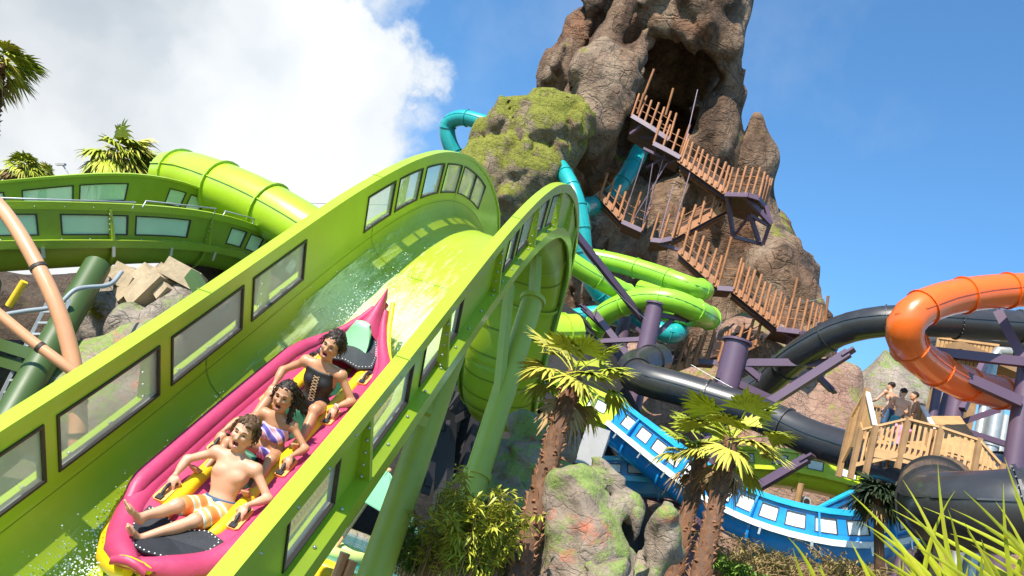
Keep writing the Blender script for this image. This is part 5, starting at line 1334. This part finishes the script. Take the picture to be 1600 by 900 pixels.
# ------------------------------------------------------------------ bathers on the deck
class TFm:
    def __init__(s, o, az, sc=1.0): s.o = np.array(o); s.c, s.s = math.cos(az) * sc, math.sin(az) * sc; s.k = sc
    def __call__(s, x, y, z): return s.o + np.array([s.c * x - s.s * y, s.s * x + s.c * y, s.k * z])
    def vec(s, V): return s.o + np.stack([s.c * V[:, 0] - s.s * V[:, 1], s.s * V[:, 0] + s.c * V[:, 1], s.k * V[:, 2]], 1)
def stand(arms=0, lean=0, sit=False):
    if sit:
        return dict(head=(-.02, 0, 1.22), neck=(-.04, 0, 1.08), lsh=(-.03, .18, 1.0), rsh=(-.03, -.18, 1.0), lhip=(0, .09, .52), rhip=(0, -.09, .52), lel=(.12, .26, .76), lwr=(.34, .18, .66), rel=(.12, -.26, .76), rwr=(.34, -.18, .66),
                    lkn=(.42, .12, .55), rkn=(.42, -.12, .55), lan=(.42, .12, .09), ran=(.42, -.12, .09), d_face=(1, 0, -.1), d_lpalm=(0, 0, -1), d_rpalm=(0, 0, -1), d_lthumb=(0, -1, 0), d_rthumb=(0, 1, 0), d_ltoe=(1, .1, 0), d_rtoe=(1, -.1, 0), d_lcalf=(-1, 0, 0), d_rcalf=(-1, 0, 0))
    return dict(head=(.03 + lean, 0, 1.62), neck=(lean * .8, 0, 1.47), lsh=(lean * .7, .19, 1.40), rsh=(lean * .7, -.19, 1.40), lhip=(0, .09, .90), rhip=(0, -.09, .90), lel=(.06 + arms * .15, .30, 1.14), lwr=(.22 + arms * .2, .26, .98 + arms * .1), rel=(.06 + arms * .15, -.30, 1.14), rwr=(.22 + arms * .2, -.26, .98 + arms * .1),
                lkn=(.02, .10, .48), rkn=(.04, -.10, .48), lan=(-.02, .11, .08), ran=(.0, -.11, .08), d_face=(1, .1, -.05), d_lpalm=(0, -1, 0), d_rpalm=(0, 1, 0), d_lthumb=(1, 0, 0), d_rthumb=(1, 0, 0), d_ltoe=(1, .15, 0), d_rtoe=(1, -.15, 0), d_lcalf=(-1, 0, 0), d_rcalf=(-1, 0, 0))
def short_hair(G, H, E3, hs): G.ell(H(-.02, 0, .045), E3, (.106, .090, .094), k=.02); clipf(G, H(.07, 0, .05), unit(E3[0] * .75 - E3[2] * .62))
def trunks(G, torso, thighs, c): torso(G, .014); thighs(G, .022, .75); clipf(G, c['mid'] + c['u'] * .08, c['u'])
def shirt(G, torso, thighs, c): torso(G, .02); clipf(G, c['chest'] + c['u'] * .05, c['u'])
deck_z = lambda x, y: (on_z(x, y, DA[2]))
for (x, y, d, az, J, lab, cl, m) in [
    (1398, 612, DK + 2.2, 1.9, stand(1, .1), 'shirtless man in dark blue trunks on the deck, furthest left of the bathers', [('trunks', NAVY, trunks)], SK_BOY),
    (1412, 622, DK + 1.2, 1.5, stand(.2), 'shirtless man seen from behind in patterned trunks at the deck centre', [('trunks', mat('teal_trunks', (.05, .2, .22), .6, .5, 12), trunks)], SK_BOY),
    (1440, 630, DK + 2.0, 2.8, stand(.6, .15), 'dark-haired boy leaning by the pale capped railing, rightmost bather', [('trunks', BLACKC, trunks)], SK_WOM),
    (1412, 664, DK + .4, 1.7, stand(sit=True), 'person in a pink top sitting low behind the front railing', [('top', mat('pink_shirt', (.62, .25, .42), .7), shirt), ('trunks', NAVY, trunks)], SK_WOM)]:
    J_ = J; hz = J['head'][2]; o = P(x, y - 8, d); o = o - np.array([0, 0, hz]); o[2] = o[2]
    r = thing('person', lab, 'person', o, 'bathers waiting on the timber deck')
    person(r, J, TFm(o, az), m, vox=.016, hair=short_hair, hairm=HAIR, eyes=False, mouth=0, clothes=cl, hands=True)
# yellow deck chair frames by the bathers
# ------------------------------------------------------------------ palms and other plants
PALM_G = mat('palm_leaf_green', (.33, .37, .03), .45, .3, 2, spec=.4)
PALM_Y = mat('palm_leaf_yellow', (.46, .42, .06), .5, .3, 2)
PALM_D = mat('palm_leaf_dead', (.30, .19, .08), .8, .3, 2)
TRUNKM = mat('palm_trunk_brown', (.12, .06, .032), .85, .3, 5, bump=.02, bscale=12)
BOOT = mat('palm_boot_rust', (.20, .09, .042), .8, .35, 6)
def fan(mb, base, d, up, stem, R, n=26, spread=2.5, droop=.25, rs=rnd, wind=None):
    """one fan leaf: a stalk then a pleated half disc of separate blade tips"""
    d = unit(d); side = unit(np.cross(d, up)); nrm = np.cross(side, d)
    hub = base + d * stem + np.array([0, 0, -.12 * stem * abs(d[2] - 1) ** 2])
    mb.tube([base, (base + hub) / 2 + nrm * .02, hub], .014 * R + .004, 5, caps=False)
    for k in range(n):
        a = (k / (n - 1) - .5) * spread * 2 * .62; L_ = R * (1 - .25 * abs(a) / 2) * rs.uniform(.85, 1.08)
        v = unit(d * math.cos(a) + side * math.sin(a) + nrm * .06 * (1 if k % 2 else -1)); w = R * .07; s = unit(np.cross(v, nrm))
        fall = droop * rs.uniform(.5, 1.5); g = np.array([0, 0, -1.0]) if wind is None else unit(np.array([0, 0, -1.0]) + wind)
        rows = []
        for t, ww in ((0.02, .3), (.35, 1.0), (.62, .9), (.82, .5), (1.0, .05)):
            p = hub + v * L_ * t + g * fall * L_ * max(0, t - .35) ** 1.5
            rows.append([p - s * w * ww, p + nrm * w * .35 * ww, p + s * w * ww])
        mb.grid(rows, smooth=False)
def fan_palm(label, foot, top, r0, r1, R, n, seed, hemi=0.9, dead=6, boots=True, stem=.55, wind=None, group='fan palms', lean=0.0, skirt=True, hang=1.0, gm=None):
    rs = random.Random(seed); a, b = P(*foot), P(*top); root = thing('palm_tree', label, 'palm tree', a, group)
    pts = catmull([a, a * .65 + b * .35 + np.array([lean, 0, 0]), a * .3 + b * .7 + np.array([lean, 0, 0]), b], 10); L_ = np.linalg.norm(b - a)
    mb = MB(); mb.tube(pts, r0, 16, radii=[r0 + (r1 - r0) * k / (len(pts) - 1) for k in range(len(pts))])
    part('trunk', mb, TRUNKM, root)
    if boots:
        mb = MB(); N_ = int(L_ / .036); u0 = unit(b - a)
        for k in range(N_):
            t = (k + .5) / N_; i = min(len(pts) - 2, int(t * (len(pts) - 1))); f_ = t * (len(pts) - 1) - i; c = pts[i] * (1 - f_) + pts[i + 1] * f_; r = r0 + (r1 - r0) * t
            for j in range(5):
                an = k * 2.4 + j * 2 * math.pi / 5 + rs.uniform(-.25, .25); x = unit(np.cross(u0, (0, 1, 0))); y = np.cross(u0, x); o = x * math.cos(an) + y * math.sin(an); s = np.cross(u0, o)
                p = c + o * r * .88; ln = r * rs.uniform(.45, 1.0); w = r * rs.uniform(.16, .34); e = p + o * ln * rs.uniform(.35, .8) + u0 * ln * rs.uniform(.5, 1.0) * (1 if rs.random() > .25 else -.3)
                mb.add([p - s * w - u0 * w, p + s * w - u0 * w, p + s * w * .6 + u0 * w, p - s * w * .6 + u0 * w, e - s * w * .45, e + s * w * .45], [(0, 1, 5, 4), (1, 2, 5), (3, 0, 4), (2, 3, 4, 5)])
        part('leaf_bases', mb, BOOT, root)
    mats_ = []; A, B_, D = MB(), MB(), MB()
    for k in range(n):
        az = k * 2.399 + rs.uniform(-.2, .2); el = hemi * (1 - 1.5 * k / n) + rs.uniform(-.15, .15)
        d = np.array([math.cos(az) * math.cos(el), math.sin(az) * math.cos(el), math.sin(el)])
        if wind is not None: d = unit(d + wind * .5)
        upv = np.array([0, 0, 1.0]) if abs(d[2]) < .9 else np.array([1.0, 0, 0])
        tgt = A if rs.random() < .68 and el > -.35 else B_
        fan(tgt, b + d * .03, d, np.array([rs.uniform(-.3, .3), rs.uniform(-.3, .3), 1.0]) if abs(d[2]) < .9 else upv, R * stem * rs.uniform(.8, 1.2), R * rs.uniform(.55, .75), droop=.35 * hang + (.4 if el < 0 else 0), rs=rs, wind=wind)
    for k in range(dead):
        az = rs.uniform(0, 6.28); el = rs.uniform(-1.3, -.6); d = np.array([math.cos(az) * math.cos(el), math.sin(az) * math.cos(el), math.sin(el)])
        fan(D, b - np.array([0, 0, .05]), d, (0, 0, 1), R * stem * .7, R * rs.uniform(.45, .65), n=18, droop=.7, rs=rs)
    cr = part('crown', A, gm or PALM_G, root)
    if B_.v: part('yellowed_fronds', B_, gm or PALM_Y, root)
    if D.v: part('dead_fronds', D, PALM_D, root)
    return root
fan_palm('fan palm with the thickest leaning trunk, left of the boulders', (800, 925, 7.9), (897, 585, 9.4), .13, .09, .60, 17, 3, dead=4, stem=.62)
fan_palm('fan palm with a sunlit rusty trunk, right one of the close pair', (1088, 925, 8.7), (1142, 688, 9.9), .115, .085, .62, 18, 5, dead=4, stem=.66)
fan_palm('fan palm half hidden, left one of the close pair', (1045, 925, 9.2), (1098, 705, 10.6), .11, .09, .55, 10, 8, dead=4, stem=.6)
fan_palm('windblown fan palm left of the lime tube against the cloud', (150, 420, 22), (184, 240, 22), .2, .18, 1.2, 24, 11, wind=np.array([1.1, -.1, -.6]), dead=5, hemi=1.1, stem=.35, hang=2.6)
fan_palm('windblown palm cropped by the upper left edge of the frame', (-30, 300, 20), (-4, 98, 20), .2, .18, .9, 18, 12, wind=np.array([1.0, 0, -.4]), dead=3, hemi=1.0, stem=.5, hang=2.0)
fan_palm('pale distant palm at the left edge above the slide', (30, 400, 40), (34, 262, 40), .3, .28, 1.15, 20, 13, wind=np.array([.3, 0, .1]), dead=8, hemi=1.1, stem=.35, hang=2.5, boots=False)
fan_palm('small distant palm right of the pale one at the left edge', (62, 400, 42), (68, 270, 42), .2, .2, .75, 16, 14, dead=6, hemi=1.2, stem=.3, hang=1.6, boots=False)
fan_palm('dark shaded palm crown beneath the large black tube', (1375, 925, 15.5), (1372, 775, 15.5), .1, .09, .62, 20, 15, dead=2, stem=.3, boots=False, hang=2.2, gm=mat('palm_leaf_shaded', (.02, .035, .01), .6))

def leafy(label, name, base, h, spread, nst, nleaf, m, seed, leaf=.09, lw=.16, cat='bush', arch=.5, group=None, stemm=None, wv=None):
    """clump of thin canes with many narrow leaves"""
    rs = random.Random(seed); root = thing(name, label, cat, base, group); ms, ml = MB(), MB()
    for k in range(nst):
        az = rs.uniform(0, 6.28); d = np.array([math.cos(az), math.sin(az), 0]); hh = h * rs.uniform(.5, 1.05); o = base + d * spread * .35 * rs.random()
        pts = [o + d * spread * arch * rs.uniform(.6, 1.2) * t ** 2 + np.array([0, 0, hh * (t - .22 * t ** 3)]) for t in np.linspace(0, 1, 7)]
        ms.tube(pts, .006, 4, radii=[.009, .008, .007, .006, .005, .004, .002], caps=False)
        for j in range(nleaf):
            t = rs.uniform(.2, 1); i = min(5, int(t * 6)); p = pts[i] * (1 - (t * 6 - i)) + pts[i + 1] * (t * 6 - i)
            v = unit(np.array([rs.uniform(-1, 1), rs.uniform(-1, 1), rs.uniform(-.6, .7)])); s = unit(np.cross(v, (rs.uniform(-.3, .3), rs.uniform(-.3, .3), 1))); L_ = leaf * rs.uniform(.6, 1.3)
            n_ = np.cross(s, v)
            ml.add([p, p + v * L_ * .45 + s * L_ * lw, p + v * L_ - np.array([0, 0, L_ * .25]), p + v * L_ * .45 - s * L_ * lw], [(0, 1, 2, 3)])
    part('canes', ms, stemm or PALM_D, root); part('foliage', ml, m, root)
    return root
LEAFY = mat('bamboo_leaf', (.34, .35, .03), .5, .35, 6); LEAFG = mat('shrub_leaf_green', (.11, .20, .02), .5, .35, 6); LEAFDRY = mat('dry_shrub_leaf', (.22, .17, .05), .7, .35, 6)
leafy('golden green bamboo clump at the foot of the round column', 'bamboo_clump', P(716, 915, 7.8), 1.3, .6, 62, 64, LEAFY, 21, .12, .13, arch=.6)
leafy('yellowish bamboo sprigs left of the golden clump', 'bamboo_clump', P(662, 905, 8.2), 1.2, .6, 30, 40, LEAFY, 22, .10, .13, arch=.5)
leafy('green feathery shrub under the umbrella edge', 'shrub', P(640, 905, 8.6), .75, .6, 34, 70, LEAFG, 23, .09, .14)
leafy('wispy bamboo shoots right of the golden clump', 'bamboo_clump', P(762, 905, 8.4), .9, .35, 8, 40, LEAFY, 24, .10, .13, arch=.4)
leafy('dark green bush behind the golden bamboo', 'shrub', P(740, 890, 9.6), .9, .8, 30, 60, LEAFG, 25, .10, .2)
for i, (x, y, d, lab) in enumerate([(1150, 905, 9.5, 'dry brown shrub right of the sunlit palm trunk'), (1230, 915, 9.8, 'dry brown shrub below the middle of the blue slide'), (1320, 915, 10, 'dry brown shrub at the right end of the blue slide'), (1190, 900, 12, 'dry brush behind the brown shrubs')]):
    leafy(lab, 'shrub', P(x, y, d), .5 if i < 3 else .6, .7, 44, 34, LEAFDRY, 31 + i, .06, .18, arch=.7, group='dry shrubs under the blue slide')
leafy('low green bush at the foot of the dry shrubs', 'shrub', P(1150, 915, 9), .35, .6, 20, 60, LEAFG, 41, .08, .2)
leafy('mossy tuft on the boulder left of the stone ruin', 'shrub', P(150, 500, 14.5), .45, .5, 26, 60, LEAFY, 42, .07, .12)
# round leaf plants (pads) by the shrub
for i, (x, y, d) in enumerate([(668, 850, 8.4)]):
    rt = thing('broad_leaf_plant', ['pale green broad leaf behind the bamboo clump', 'pale green leaf pad, right of three', 'pale green leaf pad, left and lowest of three'][i], 'plant', P(x, y + 30, d)); c = P(x, y, d)
    mb = MB(); mb.ico(c, .12, 2, .05, (.7, .12, 1.1)); part('leaf_pad', mb, mat('pale_leaf', (.22, .32, .10), .5, .2, 8), rt); mb = MB(); mb.tube([P(x, y + 34, d), c - np.array([0, 0, .12])], .02, 6); part('stem', mb, LEAFG, rt)
# foreground blades
BLADE = mat('blade_yellow_green', (.38, .42, .02), .4, .35, 3, spec=.5, dirt=(.34, .19, .03), dirt_amt=.6)
BLADE2 = mat('blade_dry_tip', (.42, .24, .08), .6, .2, 5)
def blades(label, cx, cy, d, n, seed, L0, L1, a0, a1, w=.009):
    rs = random.Random(seed); c = P(cx, cy, d); root = thing('grass_clump', label, 'grass clump', c, 'spiky yellow-green plants in the foreground')
    for k in range(n):
        a = math.radians(rs.uniform(a0, a1)); L_ = rs.uniform(L0, L1); o = c + _R * rs.uniform(-.16, .16) + _F * rs.uniform(-.12, .25) + _U * rs.uniform(-.05, .02)
        v = unit(_U * math.cos(a) + _R * math.sin(a) + _F * rs.uniform(-.25, .3)); s = unit(np.cross(v, _F + .4 * _U * rs.uniform(-1, 1))); bend_ = rs.uniform(-.1, .28); mb = MB(); rows = []
        for t in np.linspace(0, 1, 9):
            p = o + v * L_ * t + (_R * math.copysign(1, a) - _U * .6) * bend_ * L_ * t ** 2.2; ww = w * rs.uniform(.97, 1.03) * (1 - t ** 1.7) * (1 if t > 0 else .8) + .0004
            rows.append([p - s * ww, p + np.cross(v, s) * ww * .35, p + s * ww])
        mb.grid(rows, smooth=True); mb2 = mb
        part('leaf_blade', mb2, BLADE, root)
blades('spiky blade clump at the lower right corner, tallest of the foreground', 1590, 960, 2.3, 26, 51, .16, .46, -60, 10)
blades('spiky blade clump left of the corner clump', 1480, 965, 2.5, 16, 52, .12, .32, -60, 15)
blades('thin scattered blades at the bottom below the dry shrubs', 1310, 950, 2.8, 8, 53, .10, .24, -50, 0, .008)
blades('blade clump cut off by the right edge of the frame', 1670, 930, 2.4, 14, 54, .2, .46, -65, -15)
# ------------------------------------------------------------------ umbrella, pool floats, ruin, splash
UMB = mat('mint_canvas', (.22, .55, .33), .7, .06, 3)
uc = P(610, 735, 14); un = thing('parasol', 'mint green pool parasol behind the nearest column', 'parasol', uc - np.array([0, 0, 2.4]))
tilt = Matrix.Rotation(R_(14), 3, Vector((0, 1, 0))); tl = lambda v: np.array(tilt @ Vector(v))
apex = P(606, 738, 14)
mb = MB(); seg = 8; rows = []
for rr_, z in ((.02, 0), (.35, -.13), (.7, -.30), (.92, -.46), (1.05, -.56)):
    rows.append([apex + tl((rr_ * (1 - .05 * (j % 2)) * math.cos(2 * math.pi * j / 16), rr_ * (1 - .05 * (j % 2)) * math.sin(2 * math.pi * j / 16), z + .02 * (j % 2))) for j in range(16)])
rows += [[p - np.array([0, 0, .02]) for p in r] for r in rows[::-1]]
mb.grid(rows, closed=True, smooth=False); part('canopy', mb, UMB, un)
mb = MB(); mb.tube([apex + tl((0, 0, -.05)), apex + tl((0, 0, -2.6))], .028, 10); part('pole', mb, BAMB, un)
mb = MB(); mb.ico(apex + tl((0, 0, .04)), .045, 2); mb.tube([apex, apex + tl((0, 0, .05))], .03, 8); part('finial', mb, BAMB, un)
for j in range(8):
    a = 2 * math.pi * j / 8; mb = MB(); mb.tube([apex + tl((.03 * math.cos(a), .03 * math.sin(a), -.03)), apex + tl((1.03 * math.cos(a), 1.03 * math.sin(a), -.57))], .008, 5); part('rib', mb, BAMB, un)
# short orange bollards at the pool edge
for i, (x, y) in enumerate([(538, 868), (550, 880)]):
    a = P(x, y, 8.6); mb = MB(); mb.tube([a - np.array([0, 0, .6]), a], .055, 12); mb.tube([a, a + np.array([0, 0, .03])], .058, 12)
    solo('bamboo_post', mb, BAMB, ['orange bamboo post at the pool edge, left of the pair', 'orange bamboo post at the pool edge, right of the pair'][i], 'post')
# floating yellow tubes
def ring_float(c, R, r, label, m):
    root = thing('pool_float', label, 'pool float', c); mb = MB(); rows = []
    for i in range(28):
        a = 2 * math.pi * i / 28; rows.append([c + np.array([(R + r * math.cos(b)) * math.cos(a), (R + r * math.cos(b)) * math.sin(a), r * math.sin(b)]) for b in [2 * math.pi * j / 12 for j in range(12)]])
    mb.grid(rows, closed=True, close_rows=True); part('tube', mb, m, root)
    mb = MB(); mb.tube([c + np.array([R + r * .9, 0, r * .5]), c + np.array([R + r * 1.15, .08, r * .75]), c + np.array([R + r * .9, .16, r * .5])], .014, 6); part('handle', mb, STRAP, root)
wz_ = .9
ring_float(on_z(492, 893, wz_ + .1), .40, .14, 'bright yellow pool float near the bottom edge beside the slide', YELLOW)
ring_float(on_z(520, 858, wz_ + .05), .55, .10, 'second yellow and teal pool float farther out on the pool', mat('pale_yellow_vinyl', (.5, .6, .2), .4))
ring_float(on_z(560, 802, wz_ + .05), .6, .14, 'shaded pool float under the parasol', mat('brown_yellow_vinyl', (.35, .25, .04), .4))
# stone ruin
STONE = mat('cut_sandstone', (.42, .32, .20), .85, .18, 2.5, bump=.02, bscale=8, dirt=(.26, .20, .13), dirt_amt=.5)
ru = thing('stone_ruin', 'tan cut-stone doorway ruin under the left slide with a pale shutter', 'ruin', P(250, 480, 17))
def block(x0, y0, x1, y1, d, w, th, nm='stone_block', m=None):
    a, b = P(x0, y0, d), P(x1, y1, d); mb = MB(); mb.beam(a, b, th, w)
    part(nm, mb, m or STONE, ru)
for (x0, y0, x1, y1, d, w) in [(196, 470, 246, 426, 14.6, .30), (214, 478, 262, 432, 14.4, .30), (178, 428, 240, 455, 14.9, .20), (182, 438, 236, 463, 14.7, .20), (186, 420, 244, 448, 15.1, .20), (262, 418, 312, 445, 14.5, .34), (248, 424, 268, 440, 14.5, .3), (258, 470, 275, 452, 14.35, .2), (228, 440, 206, 478, 14.6, .24)]:
    block(x0, y0, x1, y1, d, w, .5)
block(240, 478, 302, 440, 15.1, .75, .08, 'shutter', mat('pale_shutter', (.55, .55, .52), .6))
block(150, 440, 190, 470, 15.2, .5, .5)
# small loudspeaker and post far right
rt = thing('loudspeaker', 'small round grey loudspeaker on the rock by a wooden post', 'loudspeaker', P(1258, 782, 24)); mb = MB(); c = P(1258, 782, 24)
mb.tube([c, c - _F * .12], .14, 18); part('housing', mb, SILVER, rt); mb = MB(); mb.tube([c - _F * .122, c - _F * .13], .09, 18); part('cone', mb, GASKET, rt)
mb = MB(); mb.tube([P(1243, 800, 23.8), P(1252, 755, 23.8)], .10, 8); solo('wooden_post', mb, WOODL, 'tan wooden post standing on the rock behind the blue slide', 'post')
# thin cables
for i, (a, b) in enumerate([((480, 317, 30), (720, 315, 40)), ((905, 385, 26), (1010, 500, 27)), ((600, 790, 9), (760, 835, 9)), ((1250, 470, 37), (1292, 462, 37.5)), ((1080, 570, 27), (1330, 690, 24))]):
    pa, pb = P(*a), P(*b); mb = MB(); mb.tube([pa * (1 - t) + pb * t - np.array([0, 0, .12 * 4 * t * (1 - t)]) for t in np.linspace(0, 1, 9)], (.012, .012, .008, .012, .014)[i], 5)
    solo('cable', mb, STEEL, ['thin cable crossing the sky left of the slide crest', 'thin cable from the crest toward the green loops', 'thin wire low in front of the round column', 'thin cable at the landing by the sky', 'thin safety line along the long black tube'][i], 'cable')
# distant lamp mast
rt = thing('lamp_mast', 'faint pale lamp mast leaning beyond the left slide', 'lamp post', P(134, 300, 45)); mb = MB(); mb.tube([P(150, 330, 45), P(98, 258, 45)], .04, 8); part('pole', mb, SILVER, rt); mb = MB(); mb.box(P(95, 257, 45), _R * .25, _U * .06, _F * .12); part('lamp_head', mb, SILVER, rt)

# ------------------------------------------------------------------ water running down the slide and thrown up by the raft
def flume_water():
    m = bpy.data.materials.new('running_water'); m.use_nodes = True; nt = m.node_tree; N, L = nt.nodes, nt.links; b = N['Principled BSDF']
    tc = N.new('ShaderNodeUVMap')
    mp = N.new('ShaderNodeMapping'); mp.inputs['Scale'].default_value = (1.0, 7.0, 1); L.new(tc.outputs[0], mp.inputs[0])
    n = N.new('ShaderNodeTexNoise'); n.inputs['Scale'].default_value = 2.2; n.inputs['Detail'].default_value = 8; n.inputs['Roughness'].default_value = .68; L.new(mp.outputs[0], n.inputs['Vector'])
    g = N.new('ShaderNodeVertexColor'); g.layer_name = 'foam'
    ad = N.new('ShaderNodeMath'); ad.operation = 'ADD'; L.new(n.outputs[0], ad.inputs[0]); L.new(g.outputs[0], ad.inputs[1])
    mr = N.new('ShaderNodeMapRange'); mr.inputs['From Min'].default_value = .78; mr.inputs['From Max'].default_value = 1.1; mr.inputs['To Min'].default_value = .0; mr.inputs['To Max'].default_value = .8; L.new(ad.outputs[0], mr.inputs['Value'])
    b.inputs['Base Color'].default_value = (.74, .90, .42, 1); b.inputs['Roughness'].default_value = .4; b.inputs['Specular IOR Level'].default_value = .2
    L.new(mr.outputs[0], b.inputs['Alpha'])
    bp = N.new('ShaderNodeBump'); bp.inputs['Distance'].default_value = .02; L.new(n.outputs[0], bp.inputs['Height']); L.new(bp.outputs[0], b.inputs['Normal'])
    return m
fw = MB(); prof = [(c, n) for c, n in ms_prof if n < .33]; ss = np.arange(.6, 15.0, .12)
rows = []
for t in ss:
    p, T, C, N = MS.fr(t); rows.append([p + c * C * .985 + (n + .012 + .006 * math.sin(9 * t + 5 * c)) * N for c, n in prof])
fw.grid(rows)
water = part('running_water', fw, flume_water(), ms_root)
uv = water.data.uv_layers.new(name='UVMap'); co = [(float(t), float(c)) for t in ss for c, n in prof]
ca = water.data.color_attributes.new('foam', 'FLOAT_COLOR', 'POINT')
for l in water.data.loops: uv.data[l.index].uv = co[l.vertex_index]
srs, ssn = MS.s[np.argmin(((MS.p - RL(-3.4, 0, 0)) ** 2).sum(1))], 0
for i, (t, c) in enumerate(co):
    f_ = .06 + .24 * math.exp(-((t - srs - 1.6) / 2.4) ** 2) + .22 * math.exp(-((abs(c) - .62) / .12) ** 2) * (t < srs + .8) * (t > 1.5) + .34 * math.exp(-((t - srs - .5) / .8) ** 2)
    if t < 2.2: f_ += .12
    ca.data[i].color = (f_, f_, f_, 1)
DROP = mat('water_drops', (.85, .92, .90), .1, 0, 1, spec=.8)
rs = random.Random(99); mb = MB()
for k in range(5200):
    u = rs.random()
    if u < .45:      # behind the stern and to its left
        t = rs.gauss(0, .55); p = RL(-3.3 - abs(rs.gauss(0, .7)), -.25 + rs.gauss(0, .33), .10 + abs(rs.gauss(0, .17)))
    elif u < .8:     # along the left side
        x = rs.uniform(-3.5, .2); p = RL(x, -(wid(x) + .13 + abs(rs.gauss(0, .07))), .03 + abs(rs.gauss(0, .07)))
    else:            # at the bow
        p = RL(.35 + rs.gauss(.05, .15), rs.gauss(-.3, .22), .05 + abs(rs.gauss(0, .08)))
    mb.ico(p, rs.choice((.003, .004, .005, .007)), 0)
solo('splash_drops', mb, DROP, 'fine spray of water drops flung up around the pink raft', 'splash', kind='stuff')
if 0:
  for x,z in ((-.84,.8),(-2.3,.83)):
    v=unit(CAM-RL(x,0,z)); print('camdir',v@RX,v@RY,v@RZ,'up world in raft',RX[2],RY[2],RZ[2])
